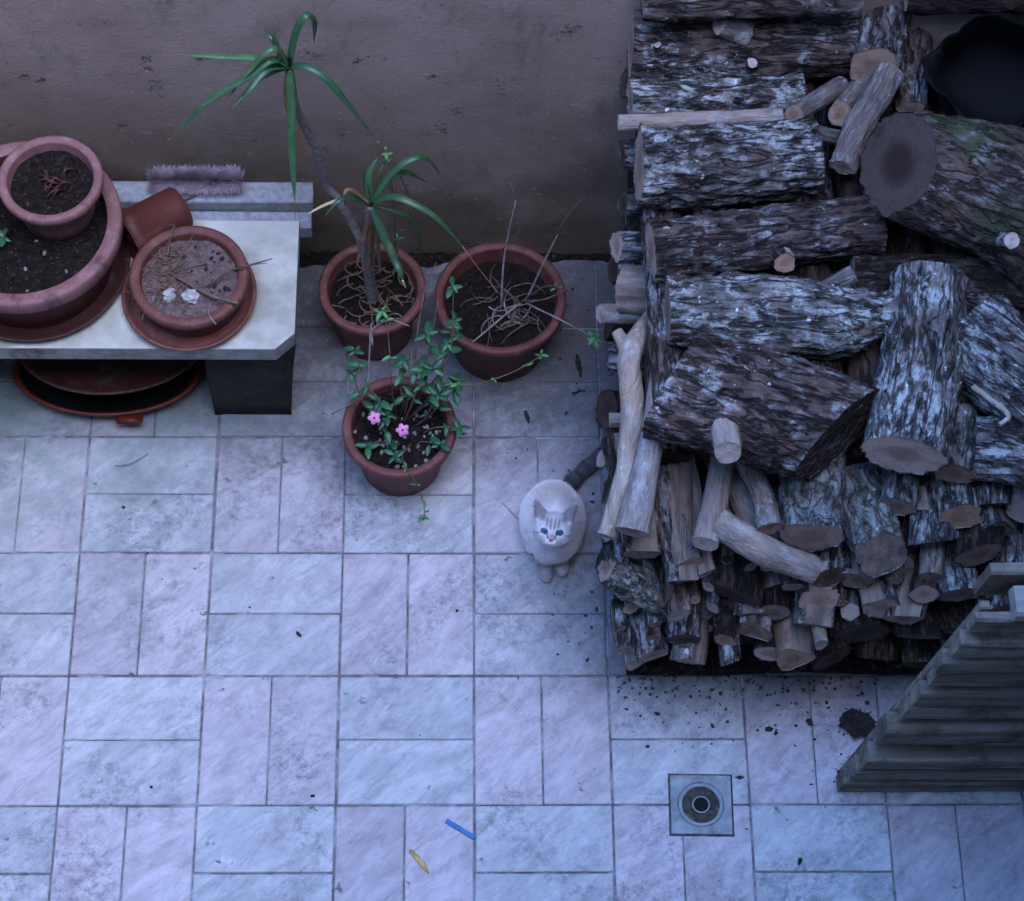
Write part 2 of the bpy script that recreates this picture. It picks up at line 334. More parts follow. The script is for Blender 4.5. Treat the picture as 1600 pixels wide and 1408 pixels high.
# ================================================================ THE SETTING
WALL = .88; BL = .33
gbm = bmesh.new()
gv = [gbm.verts.new(v) for v in ((-40, -40, -.03), (40, -40, -.03), (40, 40, -.03), (-40, 40, -.03))]; gbm.faces.new(gv)
tag(link('ground', bm_mesh('ground', gbm, 'grout')), kind='structure')
floor = empty('courtyard_floor', (0, 0, 0)); tag(floor, 'tiled courtyard floor of pink and grey slate-look tiles', kind='structure')
bed = box('grout_bed', (-2.2, -1.9, -.028), (2.4, WALL, -.0045), 'grout', floor, 0)
tm = {}
def tile(i, j, h, horiz):
    g = .0016; gb = .0026
    x0, x1 = i*BL+gb, (i+1)*BL-gb; y0, y1 = j*BL+gb, (j+1)*BL-gb
    if horiz:
        ym = (j+.5)*BL; y0, y1 = ((y0, ym-g) if h == 0 else (ym+g, y1))
    else:
        xm = (i+.5)*BL; x0, x1 = ((x0, xm-g) if h == 0 else (xm+g, x1))
    y1 = min(y1, WALL-.004)
    if y1-y0 < .02: return
    key = (horiz, round(x1-x0, 3), round(y1-y0, 3))
    if key not in tm:
        bm = bmesh.new(); a, b = (x1-x0)/2, (y1-y0)/2; box_bm(bm, (-a, -b, -.02), (a, b, 0)); tm[key] = bm_mesh('tile', bm, 'tile_grey' if horiz else 'tile_pink', .0022)
    o = link('tile', tm[key], floor); o.location = ((x0+x1)/2+rnd.uniform(-.0009, .0009), (y0+y1)/2+rnd.uniform(-.0009, .0009), rnd.uniform(-.0009, .0009)); o.rotation_euler = (rnd.uniform(-.004, .004), rnd.uniform(-.004, .004), 0 if rnd.random() < .5 else math.pi)
for i in range(-6, 7):
    for j in range(-5, 3):
        for h in (0, 1): tile(i, j, h, (i+j) % 2 != 0)
# rendered yard wall
nx, nz = 150, 104; vs = []; fs = []
for b in range(nz+1):
    for a in range(nx+1):
        x = -3+6*a/nx; z = -.028+3.4*b/nz
        d = .010*noise.noise(Vector((x*1.7, z*1.7, 4)))+.004*noise.noise(Vector((x*9, z*9, 1)))+.002*noise.noise(Vector((x*25, z*25, 1)))
        vs.append((x, WALL+.012-abs(d), z))
for b in range(nz):
    for a in range(nx):
        k = b*(nx+1)+a; fs.append((k, k+1, k+nx+2, k+nx+1))
o0 = len(vs); vs += [(-3, WALL+.2, -.028), (3, WALL+.2, -.028), (3, WALL+.2, 3.372), (-3, WALL+.2, 3.372)]
t0 = nz*(nx+1); fs += [(o0+1, o0, o0+3, o0+2), tuple(range(t0, t0+nx+1))+(o0+2, o0+3), (0, o0, o0+1)+tuple(range(nx, 0, -1)),
                        tuple(b*(nx+1) for b in range(nz+1))[::-1]+(o0,)[:0]+(o0, o0+3)[::1], tuple(b*(nx+1)+nx for b in range(nz+1))+(o0+2, o0+1)]
wl = link('yard_wall', mesh('yard_wall', vs, fs, 'wall')); tag(wl, 'stained grey rendered wall behind the pots, bench and woodpile', 'wall')

V = []; F = []; nn_ = 260
for k in range(nn_+1):
    x = -1.5+1.9*k/nn_; wd_ = max(.004, .022+.05*noise.noise(Vector((x*5, 1, 0)))+.02*noise.noise(Vector((x*21, 1, 0)))); ht = max(.002, .010+.014*noise.noise(Vector((x*9, 7, 0)))+.006*noise.noise(Vector((x*40, 7, 0))))
    V += [(x, WALL+.01, ht), (x, WALL-wd_*.45, ht*.75+.002*noise.noise(Vector((x*60, 0, 0)))), (x, WALL-wd_, .0006)]
for k in range(nn_): a = k*3; F += [(a, a+1, a+4, a+3), (a+1, a+2, a+5, a+4)]
tag(link('soil_litter', mesh('soil_litter', V, F, 'soil', True)), 'dark line of soil and litter added to deepen the foot of the wall', 'soil', kind='stuff')  # added dark strip, raises contrast where wall meets floor
# unseen house round the camera's window, added to keep the yard in shade
house = empty('house', (0, -2.9, 0)); tag(house, 'unseen plastered house added behind the camera to shade the yard', 'house')
def hpart(name, lo, hi, mat, parent=house, bevel=.004): return adopt(box(name, lo, hi, mat, None, bevel), parent)
M['house'] = plain_mat('house_plaster', (.17, .15, .14), .2, 6, .95, .3)
HY0, HY1 = -2.75, -2.45
hpart('wall_left_of_window', (-2.75, HY0, 0), (-.7, HY1, 6.9), 'house'); hpart('wall_right_of_window', (.6, HY0, 0), (2.0, HY1, 6.9), 'house')
hpart('wall_below_window', (-.7, HY0, 0), (.6, HY1, 4.1), 'house'); hpart('wall_above_window', (-.7, HY0, 5.6), (.6, HY1, 6.9), 'house')
win = hpart('window', (-.7, -2.7, 4.1), (.6, -2.64, 4.16), 'old_wood_pale')
hpart('window_pane', (-.64, -2.68, 4.16), (.54, -2.665, 5.54), 'black', win, 0)
for lo_, hi_ in (((-.7, -2.7, 5.54), (.6, -2.64, 5.6)), ((-.7, -2.7, 4.16), (-.64, -2.64, 5.54)), ((.54, -2.7, 4.16), (.6, -2.64, 5.54))): hpart('window_frame', lo_, hi_, 'old_wood_pale', win)
sw = box('added_shade_wall', (1.74, HY1+.002, -.028), (2.0, WALL-.002, 6.0), 'house', None, .01); tag(sw, 'unseen plastered wall added to shade the yard from the right', 'wall')  # added out of view to darken the right of the yard
lw = box('added_shade_wall', (-2.75, HY1+.002, -.028), (-2.5, WALL-.002, 4.4), 'house', None, .01); tag(lw, 'unseen plastered wall added to shade the yard from the left', 'wall')  # added out of view to dim the floor on the left
lean = empty('added_shade_roof', (1.3, -1.6, 2.5)); tag(lean, 'corrugated lean-to roof added out of view to shade the right of the yard', 'roof')  # unseen roof added to block sky light over the right floor
V = []; F = []; nw = 60
for k in range(nw+1):
    y = -2.44+1.66*k/nw; dz = .014*math.cos(k*PI/2)
    for th in (0, .003): V += [(1.735, y, 2.78+dz+th), (.86, y, 2.5+dz+th)]
for k in range(nw): a = k*4; F += [(a, a+1, a+5, a+4), (a+2, a+6, a+7, a+3), (a+1, a+3, a+7, a+5), (a, a+4, a+6, a+2)]
adopt(link('shade_roof_sheet', mesh('shade_roof_sheet', V, F, 'bar_stone', False)), lean)
for y in (-2.3, -.84): adopt(box('shade_roof_rafter', (0, -.03, -.06), (.92, .03, 0), 'old_wood', None, .004, Matrix.Translation((.86, y, 2.48)) @ Matrix.Rotation(-.31, 4, 'Y')), lean)

# ================================================================ FIREWOOD
def make_log(name, label, P, rad, bark='bark', ends=('cut', 'cut'), seed=0, rough=.006, shape=None, split='split', cat='log', group=None,
             tilt=((0, 0), (0, 0)), parent=None, seg=None, nr=None, lump=.16, feat=.018):
    P = [Vector(p) for p in P]; L = sum((P[i+1]-P[i]).length for i in range(len(P)-1)); rm = max(rad)
    n = nr or int(min(46, max(8, L/.011))); seg = seg or int(min(64, max(14, 2*math.pi*rm/.0095)))
    if len(P) == 2 and not parent and rm > .03:      # nothing grows dead straight
        rq = random.Random(seed*7+1); dl = P[1]-P[0]; sdv = dl.cross(Vector((0, 0, 1))); sdv = sdv.normalized() if sdv.length > 1e-4 else Vector((1, 0, 0))
        P = [P[0], P[0].lerp(P[1], rq.uniform(.35, .65))+sdv*rq.uniform(-.16, .16)*rm+Vector((0, 0, rq.uniform(-.1, .1)*rm)), P[1]]
    Q = catmull(P, n); rr = lerpn(rad, n); F = frames(Q)
    z = (P[-1]-P[0]).normalized(); u0 = F[0][1]; u0 = (u0-z*u0.dot(z)).normalized(); v0 = z.cross(u0); mid = (P[0]+P[-1])/2
    mw = Matrix(((u0.x, v0.x, z.x, mid.x), (u0.y, v0.y, z.y, mid.y), (u0.z, v0.z, z.z, mid.z), (0, 0, 0, 1))); inv = mw.inverted()
    vs = []; clipped = []; sv = Vector((seed*3.7, seed*1.3, seed*2.1))
    for i in range(n):
        t, u, v = F[i]; s = i/(n-1)
        for k in range(seg):
            a = 2*math.pi*k/seg; ca, sa = math.cos(a), math.sin(a); cl = False; q = 1.0
            if shape:
                for ph, d in shape:
                    e = math.cos(a-ph)
                    if e > .05 and d/e < q: q = d/e; cl = True
            lc = Vector((ca*rr[i], sa*rr[i], s*L))
            r = rr[i]*q*(1+lump*noise.noise(Vector((ca*1.1, sa*1.1, s*L*6))+sv))
            if cl: r += rough*.6*noise.noise(Vector((lc.x/.012, lc.y/.012, lc.z/.12))+sv)
            else:
                b = noise.noise(Vector((lc.x/feat, lc.y/feat, lc.z/(feat*3.2)))+sv); b2 = noise.noise(Vector((lc.x/feat*2.3, lc.y/feat*2.3, lc.z/(feat*2.5)))+sv)
                r += rough*(.5-2.3*abs(b)**.8+.9*b2)
            sh = 0
            nf = max(3, n*.3)
            if i < nf: sh = (tilt[0][0]*ca+tilt[0][1]*sa)*r*(1-i/nf)
            if i > n-1-nf: sh += (tilt[1][0]*ca+tilt[1][1]*sa)*r*(1-(n-1-i)/nf)
            vs.append(inv @ (Q[i]+u*(r*ca)+v*(r*sa)+t*sh)); clipped.append(cl)
    fs = []; idx = []
    for i in range(n-1):
        for k in range(seg):
            a = i*seg+k; b = i*seg+(k+1) % seg; fs.append((a, b, b+seg, a+seg)); idx.append(1 if clipped[a] and clipped[b] else 0)
    o = link(name, mesh(name, vs, fs, [bark, split], True, idx))
    if parent: o.parent = parent; o.matrix_parent_inverse = parent.matrix_basis.inverted(); o.matrix_basis = mw
    else: o.matrix_world = mw; tag(o, label, cat, group)
    for e, i in ((0, 0), (1, n-1)):
        if not ends[e]: continue
        ring = [vs[i*seg+k] for k in range(seg)]; c = sum(ring, Vector())/seg; inn = Vector((0, 0, .0022 if e == 0 else -.0022))
        V = []; A = []
        for f in (.985, .8, .55, .28):
            for k in range(seg):
                p = c+(ring[k]-c)*f+inn; p.z += .0016*noise.noise(p*60+sv)*(1 if f < .9 else .3); V.append(p); A.append(f)
        V.append(c+inn); A.append(0); fc = []
        for j in range(3):
            for k in range(seg):
                a = j*seg+k; b = j*seg+(k+1) % seg; fc.append((a, a+seg, b+seg, b) if e else (a, b, b+seg, a+seg))
        for k in range(seg):
            a = 3*seg+k; b = 3*seg+(k+1) % seg; fc.append((a, 4*seg, b) if e else (a, b, 4*seg))
        me = mesh('cut_end', V, [f[::-1] for f in fc], ends[e], True); at = me.attributes.new('rad', 'FLOAT', 'POINT'); at.data.foreach_set('value', A)
        link('cut_end', me, o)
    return o
def stub(log, p, d, r, L, bark='stick_grey', end='cut_pale', seed=1):
    p = Vector(p); d = Vector(d).normalized(); s = make_log('branch_stub', None, [p-d*L*.9, p+d*L*.1], [r*1.15, r], bark, (None, end), seed, .002, parent=log, nr=7, seg=16)
    s.name = 'branch_stub'
    return s
G = 'logs of the woodpile'
def top(name, label, a, b, z, wpx, bark='bark', za=None, **k):
    """log lying on the pile: photo centre-line a..b (pixels), centre heights z, width in pixels"""
    z2 = za if za is not None else z
    pts = [a]+k.pop('via', [])+[b]; m = len(pts)
    P = [atz(x, y, z+(z2-z)*i/(m-1)) for i, (x, y) in enumerate(pts)]
    ws = wpx if isinstance(wpx, (list, tuple)) else [wpx]*2
    rad = [wv/2/mag(P[0].lerp(P[-1], i/(len(ws)-1))) for i, wv in enumerate(ws)]
    return make_log(name, label, P, rad, bark, group=G, **k)
PI = math.pi
l = top('firewood_log', 'long rough log near the top edge of the woodpile with a sawn-off stub', (985, 72), (1332, 66), .97, (112, 118, 104), 'bark', seed=1, rough=.008, lump=.18)
stub(l, atz(1128, 38, 1.085), (-.75, -.1, .55), .026, .08, 'stick_grey', 'cut', 3)
stub(l, atz(1028, 70, 1.052), (-.05, -.2, 1), .009, .02, 'bark', 'cut_pale', 4); stub(l, atz(1175, 98, 1.04), (0, -.4, 1), .012, .03, 'bark', 'cut_pale', 5)
top('firewood_log', 'log cut off by the top edge of the photo, against the wall', (1004, 0), (1345, 2), 1.15, (64, 60), 'bark', seed=2)
top('firewood_log', 'brown log along the top edge of the photo above the black sack', (1415, -12), (1650, -8), 1.13, (64, 60), 'bark_dark', seed=22)
top('firewood_log', 'brown log between the black sack and the upright-lying log', (1424, 172), (1430, 10), .95, (50, 52), 'bark', seed=23)
top('firewood_log', 'flat-topped lichen log just above the thin pale stick', (984, 158), (1254, 150), .93, (74, 70), 'bark_lichen', ends=('cut', 'cut_orange'), seed=3, rough=.008)
top('firewood_stick', 'thin pale straight stick lying across the pile above the rough-barked log', (966, 192), (1222, 180), 1.0, (26, 25, 23), 'stick', ends=('cut_pale', 'cut'), seed=4, rough=.0015, lump=.05, cat='stick', seg=18)
top('firewood_stick', 'short smooth stick slanting up right with an orange sawn end', (1240, 180), (1318, 132), .98, (34, 30), 'stick_grey', za=.95, ends=('cut_orange', 'cut'), seed=5, rough=.0015, cat='stick', tilt=((.5, 0), (0, 0)))
top('firewood_log', 'thick log with deeply furrowed silver bark under the thin pale stick', (998, 262), (1276, 244), .96, (124, 126, 118), 'bark_lichen', ends=('cut', 'cut'), seed=6, rough=.011, lump=.07, feat=.02)
top('firewood_stick', 'grey crooked branch with two knot holes beside the big dark log end', (1316, 262), (1392, 112), 1.0, (42, 46, 48), 'stick_grey', za=1.04, ends=('cut', None), seed=7, rough=.004, cat='stick', via=[(1346, 190)])
top('firewood_stick', 'stubby stick with a round brown end tucked behind the grey crooked branch', (1312, 178), (1356, 122), .96, (38, 40), 'stick_grey', ends=('cut_orange', 'cut'), seed=8, rough=.003, cat='stick', tilt=((.6, 0), (0, 0)))
top('firewood_stick', 'small blue-grey stick end right of the furrowed silver log', (1268, 206), (1330, 220), .93, (26, 24), 'stick_grey', seed=9, rough=.002, cat='stick')
top('firewood_log', 'upright-lying log at the top edge with a brown sawn end', (1366, 108), (1392, -30), 1.02, (76, 80), 'bark_blue', ends=('cut_orange', 'cut'), seed=10, tilt=((.25, 0), (0, 0)))
l = top('firewood_log', 'largest log of the pile, dark sawn face turned to the left', (1402, 254), (1690, 372), 1.11, (166, 218, 246), 'bark_moss', ends=('cut_old', 'cut'), seed=11, rough=.008, lump=.09, za=1.0, tilt=((.35, .3), (0, 0)))
stub(l, atz(1518, 238, 1.185), (.05, -.25, 1), .012, .03, 'bark', 'cut_pale', 6); stub(l, atz(1580, 376, 1.165), (.1, -.55, .8), .018, .04, 'bark', 'cut_pale', 7)
l = top('firewood_log', 'knotty brown log lying below the furrowed silver log, orange knot on its underside', (1016, 392), (1372, 348), .96, (96, 100, 92), 'bark', seed=12, rough=.008)
stub(l, atz(1226, 410, .98), (.05, -.8, .45), .026, .05, 'bark', 'cut_orange', 8)
l = top('firewood_log', 'blue-grey lichen log tapering to a pointed right end', (1042, 488), (1392, 492), .95, (104, 122, 126, 60), 'bark_blue', seed=13, rough=.009, via=[(1150, 486), (1300, 500)], tilt=((0, 0), (.9, 0)))
stub(l, atz(1330, 432, 1.0), (.75, .3, .35), .02, .09, 'stick_grey', 'cut_pale', 9)
l = top('firewood_log', 'broad squat log with a white stub, at the front of the pile', (1050, 604), (1312, 682), .915, (172, 188, 170), 'bark', ends=('split', 'bark'), seed=14, rough=.009, lump=.12, tilt=((0, -.35), (0, -.5)))
d_ = Vector((-.03, -.86, .42)).normalized(); stub(l, atz(1128, 628, .915)+d_*.17, d_, .029, .12, 'stick', 'cut_pale', 10)
top('firewood_log', 'stout log pointing at the viewer with a clean oval sawn face', (1412, 712), (1452, 432), .93, (134, 132, 118), 'bark_blue', za=.98, ends=('cut_tan', 'cut'), seed=15, rough=.007, lump=.07)
top('firewood_log', 'lichen-blotched log at the right edge below the largest log', (1512, 520), (1680, 640), .93, (150, 165), 'bark_blue', seed=16, rough=.008)
top('firewood_stick', 'thin bent twig lying on the lichen-blotched log at the right edge', (1520, 604), (1562, 664), 1.03, (10, 9, 7), 'stick', seed=17, rough=.0008, cat='stick', via=[(1574, 646)], seg=8, lump=.02)
top('firewood_log', 'round log with an orange face right of the clean oval sawn face', (1490, 742), (1496, 640), .84, (64, 66), 'bark_blue', ends=('cut_orange', 'cut'), seed=18)
top('firewood_log', 'log lying lowest at the right edge under the blotched log', (1520, 700), (1660, 730), .84, (100, 120), 'bark_blue', seed=19)
top('firewood_log', 'dark log hidden under the largest log', (1330, 440), (1640, 455), .9, (80, 90), 'bark_dark', seed=20)
top('firewood_log', 'dark log in the gap between the oval-faced log and the largest log', (1240, 560), (1600, 470), .80, (80, 80), 'bark_dark', seed=21)
# branches along the open left side and the front
def front(name, label, a, Yf, b, wpx, bark='bark', dz=0., **k):
    """log whose near end is at pixel a on the plane Y = Yf, running back to pixel b at about the same height"""
    A = aty(a[0], a[1], Yf); pts = [A]+[atz(x, y, A.z+dz*(i+1)/(len(k.get('via', []))+1)) for i, (x, y) in enumerate(k.pop('via', []))]+[atz(b[0], b[1], A.z+dz)]
    ws = wpx if isinstance(wpx, (list, tuple)) else [wpx]*2
    return make_log(name, label, pts, [wv/2/mag(A) for wv in ws], bark, group=G, **k)
fk = front('firewood_stick', 'long pale forked branch lying along the left edge of the pile', (948, 838), -.29, (1018, 496), (30, 36, 38, 36, 30), 'stick', dz=.04, via=[(978, 740), (988, 640), (984, 556)], ends=('cut_pale', 'cut_pale'), seed=30, rough=.0016, cat='stick', lump=.08, seg=18)
A0 = aty(948, 838, -.29).z+.03; s = make_log('fork', None, [atz(984, 560, A0), atz(976, 540, A0+.01), atz(964, 518, A0+.015)], [.02, .017, .013], 'stick', (None, 'cut_pale'), 31, .0012, parent=fk, nr=7, seg=14)
front('firewood_stick', 'pale straight stick with a wide sawn end beside the forked branch', (988, 832), -.3, (1034, 540), (56, 44, 34, 26), 'stick', dz=.03, via=[(1008, 740), (1024, 640)], ends=('cut', 'cut_pale'), seed=32, rough=.0012, cat='stick', lump=.04)
front('firewood_stick', 'curved grey branch bowing left below the broad split log', (1076, 884), -.31, (1068, 690), (52, 58, 56, 54), 'stick_grey', via=[(1044, 800), (1056, 740)], ends=('cut', 'cut'), seed=33, rough=.003, cat='stick')
front('firewood_stick', 'pale smooth stick hanging below the white stub', (1102, 850), -.3, (1134, 690), (44, 42, 40), 'stick', ends=('cut_pale', 'cut'), seed=34, rough=.0012, cat='stick', lump=.05)
front('firewood_stick', 'bent grey stick with an oval brown end right of the pale smooth stick', (1204, 826), -.28, (1156, 700), (40, 38, 40), 'stick_grey', via=[(1190, 770)], ends=('cut', 'cut'), seed=35, rough=.002, cat='stick')
front('firewood_stick', 'wide pale stick half hidden behind the bent grey stick', (1198, 846), -.26, (1140, 740), (46, 44), 'stick', ends=('cut_pale', 'cut'), seed=36, rough=.002, cat='stick')
a = aty(1120, 812, -.25); make_log('firewood_stick', 'pale branch lying sideways across the front of the pile', [a, aty(1190, 858, -.31), aty(1270, 892, -.33)], [.034, .036, .03], 'stick', ('cut', 'cut_pale'), 37, .002, cat='stick', group=G)
front('firewood_log', 'lichen-crusted block below the broad split log', (1268, 838), -.29, (1270, 700), (104, 100), 'bark_lich_full', seed=38, shape=[(0, .75)], split='bark_lich_full')
front('firewood_log', 'purple-grey log with a rounded broken end below the oval sawn face', (1378, 866), -.31, (1336, 740), (88, 84), 'bark_lich_full', ends=('split_grey', 'cut'), seed=39, rough=.005, tilt=((.3, 0), (0, 0)))
# remaining front-face ends: pixel, half width, bark, end material, direction jitter, wedge shape
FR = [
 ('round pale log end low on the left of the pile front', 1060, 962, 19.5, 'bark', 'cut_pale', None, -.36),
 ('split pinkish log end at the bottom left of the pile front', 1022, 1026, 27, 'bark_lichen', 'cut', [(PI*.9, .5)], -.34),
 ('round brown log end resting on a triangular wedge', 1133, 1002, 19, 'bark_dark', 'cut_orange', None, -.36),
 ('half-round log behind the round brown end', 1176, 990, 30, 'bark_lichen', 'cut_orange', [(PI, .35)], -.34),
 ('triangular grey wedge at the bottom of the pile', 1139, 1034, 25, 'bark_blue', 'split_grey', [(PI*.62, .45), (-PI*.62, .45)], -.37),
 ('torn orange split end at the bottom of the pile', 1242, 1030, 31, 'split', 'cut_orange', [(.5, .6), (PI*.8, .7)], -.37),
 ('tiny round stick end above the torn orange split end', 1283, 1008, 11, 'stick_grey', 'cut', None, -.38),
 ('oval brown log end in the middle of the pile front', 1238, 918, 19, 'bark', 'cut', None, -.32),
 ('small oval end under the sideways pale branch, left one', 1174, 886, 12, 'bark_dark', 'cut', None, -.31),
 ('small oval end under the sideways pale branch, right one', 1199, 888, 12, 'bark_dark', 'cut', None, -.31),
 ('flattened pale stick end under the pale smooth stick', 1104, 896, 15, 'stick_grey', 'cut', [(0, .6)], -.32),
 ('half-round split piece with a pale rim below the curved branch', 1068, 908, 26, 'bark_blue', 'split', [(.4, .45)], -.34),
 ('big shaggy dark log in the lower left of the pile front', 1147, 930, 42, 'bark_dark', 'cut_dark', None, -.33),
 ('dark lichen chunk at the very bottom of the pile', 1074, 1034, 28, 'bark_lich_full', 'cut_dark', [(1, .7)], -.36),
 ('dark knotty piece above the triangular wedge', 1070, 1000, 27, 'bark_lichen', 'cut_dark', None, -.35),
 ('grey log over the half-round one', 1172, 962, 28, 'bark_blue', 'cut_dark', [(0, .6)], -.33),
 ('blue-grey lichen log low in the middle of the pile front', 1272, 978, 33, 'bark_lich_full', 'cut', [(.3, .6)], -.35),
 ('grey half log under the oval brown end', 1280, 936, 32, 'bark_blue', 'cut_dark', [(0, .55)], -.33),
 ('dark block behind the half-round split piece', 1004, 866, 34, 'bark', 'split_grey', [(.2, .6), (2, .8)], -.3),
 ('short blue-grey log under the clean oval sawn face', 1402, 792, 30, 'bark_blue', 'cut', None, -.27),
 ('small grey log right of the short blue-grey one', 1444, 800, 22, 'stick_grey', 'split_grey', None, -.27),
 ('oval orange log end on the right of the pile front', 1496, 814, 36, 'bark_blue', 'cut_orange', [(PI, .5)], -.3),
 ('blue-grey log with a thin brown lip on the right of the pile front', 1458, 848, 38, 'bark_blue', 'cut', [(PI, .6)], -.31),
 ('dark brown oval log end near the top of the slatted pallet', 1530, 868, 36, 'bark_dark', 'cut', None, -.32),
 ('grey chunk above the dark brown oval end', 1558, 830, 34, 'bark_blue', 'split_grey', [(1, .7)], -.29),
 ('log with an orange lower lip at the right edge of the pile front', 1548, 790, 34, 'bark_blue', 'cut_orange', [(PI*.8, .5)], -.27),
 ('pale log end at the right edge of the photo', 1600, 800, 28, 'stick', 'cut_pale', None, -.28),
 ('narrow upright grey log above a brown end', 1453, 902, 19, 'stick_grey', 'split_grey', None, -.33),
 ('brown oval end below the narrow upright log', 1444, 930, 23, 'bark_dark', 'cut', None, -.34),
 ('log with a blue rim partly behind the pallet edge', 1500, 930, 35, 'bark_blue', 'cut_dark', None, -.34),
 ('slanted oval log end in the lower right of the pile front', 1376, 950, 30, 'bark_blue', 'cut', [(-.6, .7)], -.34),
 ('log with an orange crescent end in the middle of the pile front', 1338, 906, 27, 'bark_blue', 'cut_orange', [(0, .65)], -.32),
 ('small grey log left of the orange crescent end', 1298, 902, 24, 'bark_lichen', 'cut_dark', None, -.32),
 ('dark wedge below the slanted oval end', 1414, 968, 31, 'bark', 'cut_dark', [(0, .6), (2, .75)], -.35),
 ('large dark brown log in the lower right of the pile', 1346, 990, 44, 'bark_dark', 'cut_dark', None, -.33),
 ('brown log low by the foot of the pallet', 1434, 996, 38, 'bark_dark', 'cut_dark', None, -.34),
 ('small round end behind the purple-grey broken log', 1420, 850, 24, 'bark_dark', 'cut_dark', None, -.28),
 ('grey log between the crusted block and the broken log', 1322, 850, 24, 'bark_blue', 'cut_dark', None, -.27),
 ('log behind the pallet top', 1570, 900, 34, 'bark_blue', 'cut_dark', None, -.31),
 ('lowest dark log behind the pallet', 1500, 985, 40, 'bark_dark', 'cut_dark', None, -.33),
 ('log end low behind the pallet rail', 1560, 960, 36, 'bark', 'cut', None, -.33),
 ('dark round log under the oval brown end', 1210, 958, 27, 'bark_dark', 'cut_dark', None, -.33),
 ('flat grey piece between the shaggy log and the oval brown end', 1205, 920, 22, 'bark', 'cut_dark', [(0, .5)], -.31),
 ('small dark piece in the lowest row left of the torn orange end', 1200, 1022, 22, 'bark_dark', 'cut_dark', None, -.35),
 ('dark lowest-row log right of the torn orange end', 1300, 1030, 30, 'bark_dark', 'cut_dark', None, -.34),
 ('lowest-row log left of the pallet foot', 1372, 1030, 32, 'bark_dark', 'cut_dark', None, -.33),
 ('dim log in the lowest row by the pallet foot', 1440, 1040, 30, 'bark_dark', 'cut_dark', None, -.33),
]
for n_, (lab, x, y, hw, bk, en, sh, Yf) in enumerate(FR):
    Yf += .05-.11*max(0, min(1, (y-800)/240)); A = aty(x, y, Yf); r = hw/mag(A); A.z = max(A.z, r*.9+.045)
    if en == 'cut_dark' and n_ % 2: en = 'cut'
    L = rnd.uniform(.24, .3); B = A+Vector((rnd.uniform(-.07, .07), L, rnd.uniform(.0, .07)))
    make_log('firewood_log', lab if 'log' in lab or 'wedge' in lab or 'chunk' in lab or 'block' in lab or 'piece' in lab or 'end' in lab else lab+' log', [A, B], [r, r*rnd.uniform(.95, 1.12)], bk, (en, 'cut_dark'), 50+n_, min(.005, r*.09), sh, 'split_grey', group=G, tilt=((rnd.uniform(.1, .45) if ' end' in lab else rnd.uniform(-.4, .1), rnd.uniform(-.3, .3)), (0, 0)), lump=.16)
taken = [(x, y, hw) for _, x, y, hw, *_r in FR]; rq = random.Random(77); made = 0; tries = 0
while made < 42 and tries < 6000:
    tries += 1; x, y, hw = rq.uniform(965, 1540), rq.uniform(872, 1040), rq.uniform(9, 17)
    if any((x-a)**2+((y-b)*1.5)**2 < (hw+.72*c)**2 for a, b, c in taken): continue
    taken.append((x, y, hw)); made += 1; A = aty(x, y, -.28-.09*(y-872)/168+rq.uniform(-.025, .02)); r = hw/mag(A); A.z = max(A.z, r+.05)
    make_log('firewood_stick', 'small stick end wedged between bigger logs of the pile front', [A, A+Vector((rq.uniform(-.03, .03), .24, rq.uniform(-.01, .04)))], [r, r], rq.choice(['bark_blue', 'stick_grey', 'bark', 'bark_lichen']), (rq.choice(['cut', 'cut', 'cut_dark', 'cut_orange', 'cut_pale']), 'cut_dark'), 300+made, min(.004, r*.14), None, group='stick ends in the pile front', cat='stick', tilt=((rq.uniform(.0, .5), rq.uniform(-.4, .4)), (0, 0)), lump=.2)
